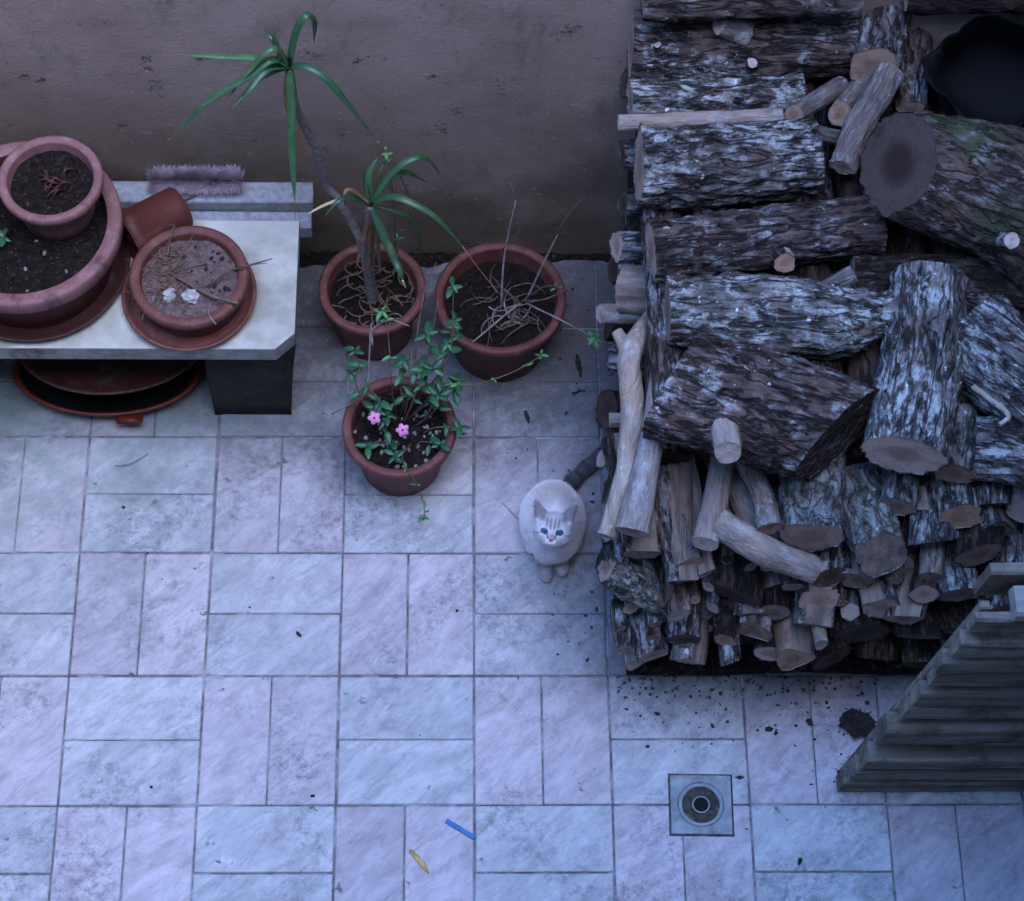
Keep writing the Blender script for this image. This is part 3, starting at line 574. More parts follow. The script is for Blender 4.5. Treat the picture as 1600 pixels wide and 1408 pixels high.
# logs lying across at the left end
a = aty(946, 902, -.3); make_log('firewood_log', 'lichen-crusted log lying sideways at the lower left corner of the pile', [a+Vector((0, .02, 0)), aty(1050, 944, -.3)], [.03, .044, .04], 'bark_lich_full', ('cut', 'cut'), 40, .008, cat='log', group=G, feat=.012, lump=.2)
a = aty(960, 980, -.27); make_log('firewood_log', 'dark log lying sideways low at the left corner of the pile', [a, a+Vector((.2, .03, 0))], [.05, .05], 'bark_lichen', ('cut', 'cut'), 41, .008, group=G)
SIDE = [
 ('pale round stick end poking out left near the cat tail, lower one', 940, 716, .5, 15, 'stick', 'cut_pale'),
 ('pale round stick end poking out left, middle one', 952, 656, .55, 12, 'stick', 'cut_pale'),
 ('pale angular stick end poking out left beside the sawn block', 938, 490, .5, 15, 'stick', 'cut_pale'),
 ('sawn square-ended block at the left edge of the pile', 972, 452, .72, 36, 'split_grey', 'cut'),
 ('grey log end at the left edge above the sawn block', 962, 384, .68, 24, 'bark_blue', 'cut'),
 ('log end at the left edge beneath the furrowed silver log', 972, 318, .75, 22, 'bark_lichen', 'cut_dark'),
 ('grey log end at the left edge below the thin pale stick', 972, 240, .8, 24, 'bark_lichen', 'cut_dark'),
 ('dark rough end at the upper left edge of the pile', 978, 130, .82, 22, 'bark', 'cut_dark'),
 ('log end low at the left edge against the wall', 958, 420, .3, 26, 'bark_blue', 'cut_dark'),
 ('log end low at the left edge beneath the sawn block', 950, 560, .35, 27, 'bark_blue', 'cut_dark'),
 ('grey log end low at the left edge behind the cat', 948, 760, .3, 28, 'bark_lich_full', 'cut_dark'),
 ('log end at the left edge between cat and forked branch', 950, 820, .42, 26, 'bark_lich_full', 'cut'),
 ('dark log end at floor level on the left side', 948, 640, .12, 30, 'bark_dark', 'cut_dark'),
 ('log end at floor level by the wall on the left side', 955, 500, .1, 30, 'bark_dark', 'cut_dark'),
 ('log end at floor level nearest the front on the left side', 946, 860, .1, 30, 'bark_dark', 'cut_dark'),
 ('dark log end on the left side beneath the two pale stick ends', 966, 700, .56, 26, 'bark_blue', 'cut_dark'),
 ('dark log end on the left side beneath the forked branch', 972, 600, .6, 26, 'bark', 'cut_dark'),
]
for n_, (lab, x, y, z, hw, bk, en) in enumerate(SIDE):
    A = atz(x, y, z); r = hw/mag(A); A.z = max(A.z, r+.03); B = A+Vector((rnd.uniform(.26, .34), rnd.uniform(-.03, .03), rnd.uniform(-.03, .02)))
    make_log('firewood_log' if hw > 18 else 'firewood_stick', lab, [A, B], [r, r*1.05], bk, (en, 'cut_dark'), 110+n_, min(.005, r*.12), None, group=G, cat='log' if hw > 18 else 'stick', tilt=((rnd.uniform(-.3, .5), rnd.uniform(-.3, .3)), (0, 0)))
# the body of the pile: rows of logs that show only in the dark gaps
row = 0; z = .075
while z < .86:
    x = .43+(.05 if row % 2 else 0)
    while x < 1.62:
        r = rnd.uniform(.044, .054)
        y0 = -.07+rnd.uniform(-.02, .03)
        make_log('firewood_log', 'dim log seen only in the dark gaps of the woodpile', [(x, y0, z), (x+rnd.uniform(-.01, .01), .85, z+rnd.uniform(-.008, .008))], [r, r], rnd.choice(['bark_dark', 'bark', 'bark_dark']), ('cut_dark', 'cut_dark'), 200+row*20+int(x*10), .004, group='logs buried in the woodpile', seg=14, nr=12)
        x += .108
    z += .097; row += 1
o = box('bearer', (.37, -.325, 0), (1.66, -.27, .05), 'bark_dark', None, rough=.012); tag(o, 'long dark timber lying across the foot of the woodpile front', 'timber')
for x in (.5, .95, 1.4):
    o = box('bearer', (x-.05, -.265, 0), (x+.05, .8, .024), 'old_wood'); tag(o, 'dark timber bearer under the woodpile', 'timber', 'bearers under the woodpile')

# ================================================================ BLACK SACK
sack = empty('rubbish_sack', (1.165, .69, 1.07)); tag(sack, 'crumpled open black plastic sack on top of the woodpile at the right', 'sack')
sack.rotation_euler = Vector((-.22, -.5, .82)).to_track_quat('Z', 'Y').to_euler()
sack.scale = (1.22, .9, 1)
def crumple(name, prof, amp, seed, hem=0):
    o = lathe(name, prof, 'black_plastic', sack, 120)
    for v in o.data.vertices:
        p = v.co.copy(); q = p.copy(); q.z *= .5
        d = 1.3*noise.noise(q*7+Vector((seed, 0, 0)))+.35*noise.noise(q*30+Vector((0, seed, 0))); rr_ = math.hypot(p.x, p.y)
        if rr_ > .01: v.co.x += p.x/rr_*d*amp; v.co.y += p.y/rr_*d*amp
        v.co.z += hem*noise.noise(Vector((p.x*8, p.y*8, seed)))*max(0, (p.z+.05)/.05)
    return o
out_ = [(0, -.15), (.07, -.15), (.105, -.12)]+[(.105+.025*k/6, -.12+.12*k/6) for k in range(1, 7)]+[(.135, .012), (.134, .02), (.128, .012), (.124, .0)]
crumple('sack_wall', out_+[(.118-.02*k/6, -.12*k/6) for k in range(1, 7)]+[(.06, -.135), (0, -.138)], .03, 5.1, .2)

# ================================================================ PALLET
pal = empty('slatted_pallet', (1.2, -.56, 0)); tag(pal, 'weathered slatted wooden pallet standing upright at the right edge', 'pallet')
def shear(p, k=.115): return Vector((p[0]+k*p[2], p[1], p[2]))
def board(name, lo, hi, mat, k=.115, rot=0, seed=0):
    bm = bmesh.new(); box_bm(bm, lo, hi); bmesh.ops.bevel(bm, geom=bm.edges[:], offset=.003, segments=1, affect='EDGES')
    c = Vector(((lo[0]+hi[0])/2, (lo[1]+hi[1])/2, (lo[2]+hi[2])/2))
    for v in bm.verts: v.co = shear(c+Matrix.Rotation(rot, 3, 'Y') @ (v.co-c), k)
    o = link(name, bm_mesh(name, bm, mat)); return adopt(o, pal)
def rough_board(name, lo, hi, mat, rot=0, seed=0):
    n = 34; V = []; F = []; c = Vector(((lo[0]+hi[0])/2, (lo[1]+hi[1])/2, (lo[2]+hi[2])/2)); sv = Vector((seed*5.3, seed, 0)); rm_ = Matrix.Rotation(rot, 3, 'Y')
    prof = ((lo[1], lo[2]+.004), (lo[1]+.004, lo[2]), (hi[1], lo[2]), (hi[1], hi[2]), (lo[1]+.005, hi[2]), (lo[1], hi[2]-.005))
    for i in range(n):
        x = lo[0]+(hi[0]-lo[0])*i/(n-1)
        for k, (y, z) in enumerate(prof):
            q = Vector((x*9, z*30, k))+sv; p = Vector((x, y+.0035*noise.noise(q), z+.004*noise.noise(q+Vector((7, 0, 0)))+.004*noise.noise(Vector((x*2.5, seed, 0)))))
            V.append(shear(c+rm_ @ (p-c)))
    m = len(prof)
    for i in range(n-1):
        for k in range(m): F.append((i*m+k, i*m+(k+1) % m, (i+1)*m+(k+1) % m, (i+1)*m+k))
    F += [tuple(range(m))[::-1], tuple(range((n-1)*m, n*m))]
    return adopt(link(name, mesh(name, V, [f[::-1] for f in F], mat, False)), pal)
zz = .006; q = 0
while zz < 1.0:
    h = rnd.uniform(.055, .072); rough_board('slat', (.872+rnd.uniform(-.012, .012), -.654+rnd.uniform(-.02, .014), zz), (1.66, -.624, zz+h), 'old_wood', rnd.uniform(-.008, .008), q); zz += h+rnd.uniform(.022, .036); q += 1
rough_board('top_slat', (.94, -.65, 1.03), (1.66, -.585, 1.062), 'old_wood_pale', 0, 40)
board('edge_batten', (.88, -.622, .004), (.902, -.604, 1.03), 'old_wood')
board('gap_shade_board', (.9, -.603, .004), (.912, -.592, 1.02), 'bark_dark')  # added dark board that stands in for shade inside the side gap
for x in (1.26, 1.6): board('stringer', (x-.028, -.62, .004), (x+.028, -.565, 1.02), 'old_wood')
board('spacer_block', (.985, -.6, 1.064), (1.66, -.545, 1.11), 'old_wood_pale')
rough_board('back_rail', (.9, -.56, .95), (1.66, -.535, 1.06), 'old_wood', 0, 50)

pal.location.y += .032

# ================================================================ BENCH
bench = empty('stone_bench', (-1.0, .55, 0)); tag(bench, 'white stone bench slab with a clipped corner on dark mossy legs', 'bench')
bm = bmesh.new(); out = [(-2.0, .362), (-.487, .362), (-.44, .408), (-.44, .735), (-2.0, .735)]
lo = [bm.verts.new((x, y, .345)) for x, y in out]; hi = [bm.verts.new((x, y, .4)) for x, y in out]
bm.faces.new(hi); bm.faces.new(lo[::-1])
for i in range(5): bm.faces.new([lo[i], lo[(i+1) % 5], hi[(i+1) % 5], hi[i]])
me = bm_mesh('bench_slab', bm, 'slab', .004, False, 2); me.materials.append(M['slab_edge'])
for p in me.polygons:
    if abs(p.normal.z) < .5: p.material_index = 1
adopt(link('bench_slab', me), bench)
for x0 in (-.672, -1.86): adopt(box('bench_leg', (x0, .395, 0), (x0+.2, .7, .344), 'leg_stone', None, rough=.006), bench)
for nm, y0, y1, z1, x1, lab in (('stone_bar', .79, .85, .4, -.41, 'upper grey stone bar lying along the wall behind the bench'), ('stone_bar', .738, .785, .363, -.413, 'lower grey stone bar wedged between bench slab and upper bar')):
    o = box(nm, (-2.0, y0, z1-.05), (x1, y1, z1), 'bar_stone', None, rough=.003); tag(o, lab, 'stone bar')
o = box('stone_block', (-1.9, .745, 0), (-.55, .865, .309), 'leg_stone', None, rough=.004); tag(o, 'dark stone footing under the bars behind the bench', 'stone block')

# ================================================================ POTS
def pot(name, label, loc, rt_, rb, h, mat, soilm, rimh=.03, rimw=.012, sink=.035, seg=64, rot=None, bead=0, wob=.004, rimmat=None):
    e = empty(name, loc); tag(e, label, 'pot')
    if rot is not None: e.rotation_euler = rot
    ri = rt_-rimw; prof = [(.02, .003), (.02, 0), (rb, 0), (rb+.004, .004)]
    prof += [(rb+(ri-rb)*t, h*t) for t in (.3, .6)] + [(ri-.002, h-rimh-.004), (ri, h-rimh-.001)]
    lathe('pot_wall', prof, mat, e, seg, wob, seed=loc[0])
    rim = [(ri-.001, h-rimh), (rt_-.004, h-rimh), (rt_, h-rimh+.004), (rt_+.001, h-.006), (rt_-.003, h-.001), (rt_-.007, h), (rt_-rimw-.004, h-.001), (rt_-rimw-.008, h-.006)]
    lathe('rim', rim, rimmat or mat, e, seg, wob, seed=loc[0])
    it = rt_-rimw-.008; ib = rb-.006
    lathe('pot_lining', [(it, h-.006), (it-.004, h-rimh), (ib+(it-ib)*.45, h*.45), (ib+(it-ib)*.3, h*.3)], mat, e, seg, wob, seed=loc[0])
    if soilm:
        zs = h-sink; rs = ib+(it-ib)*(zs/h)+.002; vs = [(0, 0, zs+.004)]; fs = []; K = 14; S = 48
        for a in range(1, K+1):
            for b in range(S):
                th = 2*math.pi*b/S; r = rs*a/K; p = Vector((r*math.cos(th), r*math.sin(th), 0))
                vs.append((p.x, p.y, zs+.006*noise.noise(p*22+Vector(loc)*5)+.0045*noise.noise(p*75+Vector(loc))))
        for b in range(S): fs.append((0, 1+b, 1+(b+1) % S))
        for a in range(K-1):
            for b in range(S): fs.append((1+a*S+b, 1+(a+1)*S+b, 1+(a+1)*S+(b+1) % S, 1+a*S+(b+1) % S))
        link('soil', mesh('soil', vs, fs, soilm), e)
    return e
def saucer(name, label, loc, r, h, mat):
    e = lathe(name, [(0, .002), (.001, 0), (r*.86, 0), (r*.93, h*.4), (r, h), (r-.004, h+.002), (r-.009, h), (r*.9, h*.45), (r*.84, .006), (0, .006)], mat, None, 56, .004)
    e.location = loc; tag(e, label, 'saucer'); return e
S_ = .4005
# big planter on the bench with its saucer and the small pot set into it
saucer('pot_saucer', 'dark saucer under the big planter on the bench', (-1.085, .6, S_), .235, .022, 'saucer_dark')
pot('flower_pot', 'big dark terracotta planter on the bench, cut off by the left edge', (-1.085, .6, S_+.007), .235, .185, .19, 'plastic_red', 'soil', .045, .026, .04, rimmat='terra_rose')
pot('flower_pot', 'rose terracotta pot of brown soil set inside the big planter', (-1.008, .655, S_+.16), .123, .085, .14, 'terra_rose', 'soil', .028, .013, .03)
# shallow bowl
saucer('pot_saucer', 'wide brown saucer under the shallow bowl on the bench', (-.7, .505, S_), .165, .026, 'terra_worn')
bowl = pot('planting_bowl', 'shallow worn terracotta bowl of dry pink soil near the bench corner', (-.693, .51, S_+.008), .143, .118, .095, 'terra_worn', 'soil_dry', .028, .016, .026)
# fallen pot
fp = empty('flower_pot', (0, 0, 0)); tag(fp, 'empty reddish plastic pot lying on its side on the bench', 'pot')
A = atz(196, 372, S_+.068); B = atz(284, 324, S_+.058); ax = (A-B).normalized(); ax = Vector((ax.x, ax.y, .03)).normalized()
fp.location = Vector((B.x, B.y, S_+.063)); fp.rotation_euler = ax.to_track_quat('Z', 'Y').to_euler()
Lp = (A-B).length
lathe('pot_wall', [(0, 0), (.052, 0), (.056, .004), (.057, .02), (.062, Lp*.8), (.068, Lp*.82), (.069, Lp), (.065, Lp), (.06, Lp*.8), (.052, .008), (0, .008)], 'plastic_red', fp, 48)
for a in (.4, 1.5, 2.6, 3.7, 4.8):
    d = bmesh.new(); bmesh.ops.create_circle(d, cap_ends=True, segments=10, radius=.006); o = link('drain_hole', bm_mesh('drain_hole', d, 'black'), fp); o.location = (.042*math.cos(a), .042*math.sin(a), -.0012)
# floor pots
P5 = pot('flower_pot', 'terracotta pot under the tall strap-leaved plant by the wall', (-.262, .655, 0), .138, .095, .215, 'terra_worn', 'soil_black', .03, .014, .045)
P6 = pot('flower_pot', 'wide dark terracotta pot of dead twigs by the wall', (.067, .615, 0), .168, .118, .235, 'terra', 'soil_black', .03, .014, .05, rimmat='terra')
P7 = pot('flower_pot', 'terracotta pot of pink-flowered plant standing in front', (-.187, .262, 0), .143, .1, .195, 'terra_worn', 'soil', .03, .014, .03)
def pebbles(c, rad, z, n, label, cat, seed, mat='pebble', size=(.004, .008)):
    r = random.Random(seed); V = []; F = []
    for _ in range(n):
        a = r.uniform(0, 2*PI); d = rad*math.sqrt(r.random()); s = r.uniform(*size); o = len(V); bm = bmesh.new(); bmesh.ops.create_icosphere(bm, subdivisions=1, radius=1)
        rot = Quaternion((r.random(), r.random(), r.random(), r.random())).normalized()
        for v in bm.verts: p = rot @ Vector((v.co.x*s, v.co.y*s*r.uniform(.7, 1.1), v.co.z*s*.6)); V.append((c[0]+d*math.cos(a)+p.x, c[1]+d*math.sin(a)+p.y, z+p.z))
        F += [tuple(o+v.index for v in f.verts) for f in bm.faces]; bm.free()
    o = link(cat, mesh(cat, V, F, mat, False)); tag(o, label, cat, kind='stuff'); return o
pebbles((-.187, .262), .115, .169, 70, 'pale grit scattered on the soil of the pink-flowered pot', 'grit', 1)
pebbles((-1.008, .655), .085, S_+.16+.112, 40, 'pale crumbs on the brown soil of the rose pot', 'grit', 2, 'debris')
pebbles((-1.06, .5), .09, S_+.16, 5, 'pale crumbs in the big planter', 'grit', 3)
# stones in the bowl
def rock(label, p, s, seed, mat='pebble', cat='stone', name='stone', amp=0):
    bm = bmesh.new(); bmesh.ops.create_icosphere(bm, subdivisions=3, radius=1)
    for v in bm.verts:
        d = v.co.normalized(); q = 1+.28*noise.noise(d*1.4+Vector((seed, 0, 0))); v.co = Vector((d.x*s[0], d.y*s[1], d.z*s[2]))*(min(q, .92+.1*abs(noise.noise(d*4+Vector((seed, 2, 0)))))+amp*noise.noise(d*2.2+Vector((seed, 5, 0)))+amp*.6*noise.noise(d*6))
    o = link(name, bm_mesh(name, bm, mat, 0, False)); o.location = p; o.rotation_euler = (0, 0, seed); return tag(o, label, cat)
zb = S_+.008+.069
rock('pale stone with a pointed corner in the dry bowl, right of the pair', atz(298, 463, zb+.008), (.02, .022, .014), 1.2, 'stone', amp=.3); rock('greyer rounded stone in the dry bowl, left of the pair', atz(265, 461, zb+.006), (.016, .021, .012), 2.9, 'stone', amp=.3)
r_ = random.Random(5); L_ = []
for k in range(85):
    c = atz(248+r_.uniform(-22, 42), 425+r_.uniform(-35, 48), zb+.004); pts = [c]
    d = Vector((r_.uniform(-1, 1), r_.uniform(-1, 1), 0)).normalized()
    for j in range(4): d = (d+Vector((r_.uniform(-.7, .7), r_.uniform(-.7, .7), r_.uniform(-.15, .22)))).normalized(); pts.append(pts[-1]+d*.017)
    for p in pts: p.z = max(p.z, zb)
    L_.append((pts, [.0022, .0015, .0008]))
o = tubes('root_tangle', L_, 'root'); tag(o, 'brown tangle of dry roots in the left of the shallow bowl', 'roots')
tw = tube('twig', [atz(275, 432, zb+.012), atz(330, 462, zb+.02), atz(372, 474, zb+.04)], [.0045, .005, .004], 'root', None, 7, 12, .2); tag(tw, 'thick brown twig lying in the shallow bowl', 'twig')
tw = tube('twig', [atz(322, 448, zb+.015), atz(355, 425, zb+.03), atz(392, 414, zb+.045), atz(426, 404, zb+.05)], [.003, .003, .0025, .0012], 'twig', None, 6, 14, .2); tag(tw, 'thin dark twig reaching over the bowl rim to the right', 'twig')
tube('side_shoot', [atz(392, 414, zb+.045), atz(418, 411, zb+.05)], [.0015, .0008], 'twig', tw, 5)
tw = tube('twig', [atz(262, 400, zb+.01), atz(266, 372, zb+.03), atz(272, 352, zb+.055), atz(262, 352, zb+.05)], [.0028, .0022, .0018, .001], 'root', None, 6, 14); tag(tw, 'hooked dry stalk standing at the back of the shallow bowl', 'twig')
tw = tube('twig', [atz(330, 470, zb+.012), atz(326, 490, zb+.03), atz(338, 508, zb+.026)], [.0018, .0012], 'twig_grey', None, 5); tag(tw, 'tiny grey twig hanging over the front of the bowl rim', 'twig')
pebbles((-.66, .53), .08, zb+.002, 26, 'dark crumbs on the dry pink soil of the bowl', 'crumbs', 4, 'debris', (.003, .009))

# brush head
br = empty('brush_head', (-.7, .822, S_)); tag(br, 'pink bristled brush head lying on the stone bar against the wall', 'brush')
adopt(box('brush_block', (-.808, .842, S_+.002), (-.596, .864, S_+.016), 'brush_back', None, .004), br)
r_ = random.Random(3); V = []; F = []
for k in range(5200):
    x = r_.uniform(-.812, -.592); a = r_.uniform(.1, 2.0); base = Vector((x, .842, S_+.016)); ln = r_.uniform(.036, .052)*(1 if abs(x+.7) < .1 else .85)
    d = Vector((r_.gauss(0, .22)+(x+.7)*2.5*.6, -math.cos(a)*.9, math.sin(a))).normalized(); p = base+d*ln; p.z = max(p.z, S_+.004); p.y = min(p.y, .866); s = Vector((.0009, .0005*r_.choice((-1, 1)), .0006*r_.choice((-1, 1)))); o = len(V)
    V += [base-s, base+s, p+s*.5, p-s*.5]; F.append((o, o+1, o+2, o+3))
adopt(link('bristles', mesh('bristles', V, F, 'pink_bristle', False)), br)
tw = tube('twig', [Vector((-.76, .77, .412)), Vector((-.68, .815, .408)), Vector((-.6, .822, .408))], [.003, .004, .002], 'root', None, 6, 12); tag(tw, 'dry stalk lying on the stone bar in front of the pink brush', 'twig')

# things under the bench
tubo = empty('oval_tub', (-.95, .5, 0)); tag(tubo, 'orange-rimmed oval plastic basin on the floor under the bench', 'basin')
bp = [(0, .004), (.002, 0), (.105, 0), (.14, .05), (.147, .054), (.15, .05)]
lathe('basin_wall', [(0, .004), (.0, 0), (.105, 0), (.132, .048)], 'saucer_dark', tubo, 64, 0, 1.75, .98); lathe('basin_lining', [(0, .008), (.1, .008), (.13, .05)], 'black_plastic', tubo, 64, 0, 1.75, .98)  # tub coloured near black to paint in the shade under the bench
lathe('basin_rim', [(.129, .047), (.131, .053), (.136, .055), (.14, .052), (.139, .046), (.132, .045)], 'plastic_orange', tubo, 64, 0, 1.75, .98)
lug = bmesh.new(); 
for s in (0, 1): pass
box_bm(lug, (.03, -.158, .043), (.1, -.132, .05)); bmesh.ops.bevel(lug, geom=lug.edges[:], offset=.004, segments=2, affect='EDGES'); link('basin_lug', bm_mesh('basin_lug', lug, 'plastic_orange', 0, True), tubo)
tr = lathe('round_tray', [(0, .0), (.17, 0), (.2, .03), (.21, .035), (.214, .031), (.205, .024), (.172, -.006), (0, -.006)], 'saucer_dark', None, 56, 0, 1.15, .82)
tr.location = (-.93, .545, .095); tr.rotation_euler = (R(-6), 0, R(4)); tag(tr, 'dark red oval tray resting on the basin under the bench', 'tray')

# ================================================================ DRAIN AND LITTER
dr = empty('floor_drain', (.542, -.661, 0)); tag(dr, 'square grey floor drain with a round grate and an open dark hole', 'drain'); dr.rotation_euler = (0, 0, R(-1))
S = 64; V = []; F = []; hs = .0735; rr0 = .057
for k in range(S):
    a = 2*PI*k/S; c, s = math.cos(a), math.sin(a); q = hs/max(abs(c), abs(s)); V += [(c*q, s*q, .0005), (c*q*.985, s*q*.985, .006), (c*rr0, s*rr0, .006), (c*(rr0-.003), s*(rr0-.003), .002)]
for k in range(S):
    for i in range(3): a = k*4+i; b = ((k+1) % S)*4+i; F.append((a, b, b+1, a+1))
link('drain_plate', mesh('drain_plate', V, F, 'drain', False), dr)
lathe('drain_seal', [(.0775*1.414, .0009), (.073*1.414, .0012), (.06, .0012)], 'drain_dirty', dr, 4).rotation_euler = (0, 0, PI/4)
lathe('drain_ring', [(.054, .001), (.0535, .0055), (.047, .0055), (.045, .002)], 'drain', dr, 48)
lathe('drain_grate', [(.0455, .002), (.043, .0035), (.034, .0015), (.026, .002), (.021, .004)], 'drain_dirty', dr, 48, .02)
lathe('drain_lip', [(.0215, .0035), (.021, .0075), (.0185, .0075), (.0175, .003)], 'drain', dr, 36)
lathe('drain_hole', [(.018, .0045), (.012, .0035), (0, .0035)], 'black', dr, 32)
st = empty('plastic_strip', atz(719, 1296)); tag(st, 'small blue plastic strip lying on the tiles', 'litter'); a = atz(697, 1283); b = atz(742, 1310); d = (b-a); st.rotation_euler = (0, 0, math.atan2(d.y, d.x))
bm = bmesh.new(); Ls = d.length/2; box_bm(bm, (-Ls, -.006, .001), (Ls, .006, .004)); link('strip_body', bm_mesh('strip_body', bm, 'blue_plastic', .001), st)
for k in range(5):
    bm = bmesh.new(); box_bm(bm, (-Ls+.004+k*.008, -.0052, .004), (-Ls+.0075+k*.008, .0052, .0062)); link('strip_rib', bm_mesh('strip_rib', bm, 'blue_plastic', .0006), st)
def flat_leaf(P, wd, mat, name, label, cat, th=.0012):
    n = 14; Q = catmull(P, n); V = []; F = []
    for i in range(n):
        t = (Q[min(i+1, n-1)]-Q[max(i-1, 0)]).normalized(); s = t.cross(Vector((0, 0, 1))).normalized(); ww = wd*math.sin(PI*min(1, .06+.94*i/(n-1)))**.7*(1+.2*math.sin(i*1.7)); lift = .003*math.sin(i*.9)+.003
        for q, dz in ((-1, 0), (0, .002), (1, .001)):
            V.append(Q[i]+s*ww*q+Vector((0, 0, lift+dz+th))); V.append(Q[i]+s*ww*q+Vector((0, 0, lift+dz)))
    for i in range(n-1):
        a = i*6; b = a+6
        for k in (0, 2): F.append((a+k, a+k+2, b+k+2, b+k)); F.append((a+k+1, b+k+1, b+k+3, a+k+3))
        F += [(a, b, b+1, a+1), (a+4, a+5, b+5, b+4)]
    o = link(name, mesh(name, V, F, mat)); return tag(o, label, cat) if label else o
flat_leaf([atz(640, 1328), atz(655, 1345), atz(671, 1366)], .007, 'yellow_leaf', 'fallen_leaf', 'narrow yellow leaf lying on the tiles near the blue strip', 'leaf')
flat_leaf([atz(901, 555), atz(904, 572), atz(908, 592)], .007, 'debris', 'fallen_leaf', 'dark wet leaf on the tiles right of the twig pot', 'leaf')
flat_leaf([atz(820, 643), atz(824, 653), atz(826, 662)], .006, 'debris', 'fallen_leaf', 'small dark leaf on the tiles above the cat', 'leaf')
flat_leaf([atz(893, 617), atz(903, 613), atz(912, 611)], .004, 'debris', 'fallen_leaf', 'slim dark leaf lying crosswise right of the twig pot', 'leaf')
flat_leaf([atz(463, 988), atz(467, 992), atz(471, 996)], .004, 'debris', 'fallen_leaf', 'lone dark scrap on the pale tiles left of centre', 'leaf')
tw = tube('twig', [atz(180, 728, .004), atz(205, 724, .012), atz(232, 708, .006)], [.0012, .0016, .0008], 'twig_grey', None, 5); tag(tw, 'thin dry stalk on the tiles below the bench', 'twig')
tw = tube('twig', [atz(785, 786, .003), atz(803, 804, .006), atz(812, 812, .006)], [.001, .0013, .0008], 'stick', None, 5); tag(tw, 'straw on the tiles just left of the cat', 'twig')
tw = tube('twig', [atz(1187, 1028, .06), atz(1194, 1044, .02), atz(1206, 1062, .004)], [.003, .0026, .0018], 'stick', None, 6, 10); tag(tw, 'curved pale twig hanging from the foot of the woodpile', 'twig')
rock('black lump of bark and mud at the foot of the pallet', atz(1340, 1130, .018), (.034, .04, .014), 4.4, 'debris', 'mud', 'mud_lump', .7)
r_ = random.Random(11); V = []; F = []
def chip(x, y, s, hgt=.003):
    o = len(V); a0 = r_.uniform(0, 6.3); k = r_.choice((4, 5, 6)); el = r_.uniform(.35, 1); top_ = []
    for i in range(k):
        a = 2*PI*i/k; p = Vector((math.cos(a)*s*r_.uniform(.6, 1.1), math.sin(a)*s*el*r_.uniform(.6, 1.1), 0)); p.rotate(Quaternion((0, 0, 1), a0)); V.append((x+p.x, y+p.y, .0003)); top_.append((x+p.x*.7, y+p.y*.7, r_.uniform(.3, 1)*hgt))
    V.extend(top_)
    F.append(tuple(range(o+k, o+2*k)))
    for i in range(k): F.append((o+i, o+(i+1) % k, o+k+(i+1) % k, o+k+i))
for k in range(320):
    m = r_.random()
    if m < .42: x, y = r_.uniform(.35, .98), -.36-abs(r_.gauss(0, .09))
    elif m < .6: x, y = .31-abs(r_.gauss(0, .05)), r_.uniform(-.3, .85)
    elif m < .72: x, y = .9+r_.gauss(0, .035), -.56+r_.gauss(0, .05)
    elif m < .86: x, y = r_.uniform(-.1, .3), r_.uniform(.2, .8)
    else: x, y = r_.uniform(-1.1, 1.2), r_.uniform(-.85, .3)
    chip(x, y, max(.0012, r_.lognormvariate(-5.7, .5)))
o = link('floor_debris', mesh('floor_debris', V, F, 'debris', False)); tag(o, 'dark bark crumbs scattered on the tiles around the woodpile', 'debris', kind='stuff')
V = []; F = []
for k in range(110): chip(r_.uniform(.35, 1.0), -.33-abs(r_.gauss(0, .03)), r_.uniform(.003, .008), .005)
o = link('floor_debris', mesh('floor_debris', V, F, 'chip', False)); tag(o, 'brown wood chips along the foot of the woodpile', 'debris', kind='stuff')

# ================================================================ STRAP-LEAVED PLANT
def strap(P, wpx, mat, parent, name='leaf', twist=0, fold=.25, taper=1.6, th=.0011, n=18):
    Q = catmull(P, n); V = []; F = []
    for i in range(n):
        s_ = i/(n-1); t = (Q[min(i+1, n-1)]-Q[max(i-1, 0)]).normalized()
        view = (CAM-Q[i]).normalized(); g = Vector((0, 0, 1)); nrm = (view*.55+g*.6); nrm = (nrm-t*nrm.dot(t)).normalized(); sd_ = t.cross(nrm)
        a = twist*s_; sd_ = sd_*math.cos(a)+nrm*math.sin(a); nn = t.cross(sd_)*-1
        ww = wpx/2/mag(Q[i])*(.75+.5*min(1, s_*4)*.5)*max(.05, (1-s_**(taper*2.2)))
        for q in (-1, 0, 1):
            b = Q[i]+sd_*ww*q+nn*(abs(q)*ww*fold); V += [b+nn*th*.5, b-nn*th*.5]
    for i in range(n-1):
        a = i*6; b = a+6
        for k in (0, 2): F.append((a+k, a+k+2, b+k+2, b+k)); F.append((a+k+1, b+k+1, b+k+3, a+k+3))
        F += [(a, b, b+1, a+1), (a+4, a+5, b+5, b+4)]
    F += [(0, 1, 3, 2), (2, 3, 5, 4)]
    return adopt(link(name, mesh(name, V, F, mat)), parent)
YC = .66
yp = empty('strap_leaved_plant', (-.262, .655, .17)); tag(yp, 'tall two-stemmed plant with long green strap leaves', 'plant')
def py(lst, Y0, Y1): m = len(lst)-1; return [aty(x, y, Y0+(Y1-Y0)*i/m) for i, (x, y) in enumerate(lst)]
tube('stem', [Vector((-.268, .655, .165))]+[aty(x, y, Y) for x, y, Y in ((574, 425, .66), (562, 375, .69), (546, 342, .71), (526, 308, .72), (512, 294, .72), (502, 265, .71), (495, 235, .7), (480, 205, .69), (462, 165, .68), (453, 112, .67))], [.0125, .011, .0105, .0105, .01, .0105, .0105, .0105, .01, .0095, .009], 'stem_yucca', yp, 12, 60, .25)
tube('stem', [Vector((-.262, .645, .165)), aty(577, 420, .648), aty(578, 320, .64)], [.015, .013, .012], 'stem_yucca', yp, 12, 30, .25)
c1 = (452, 104)
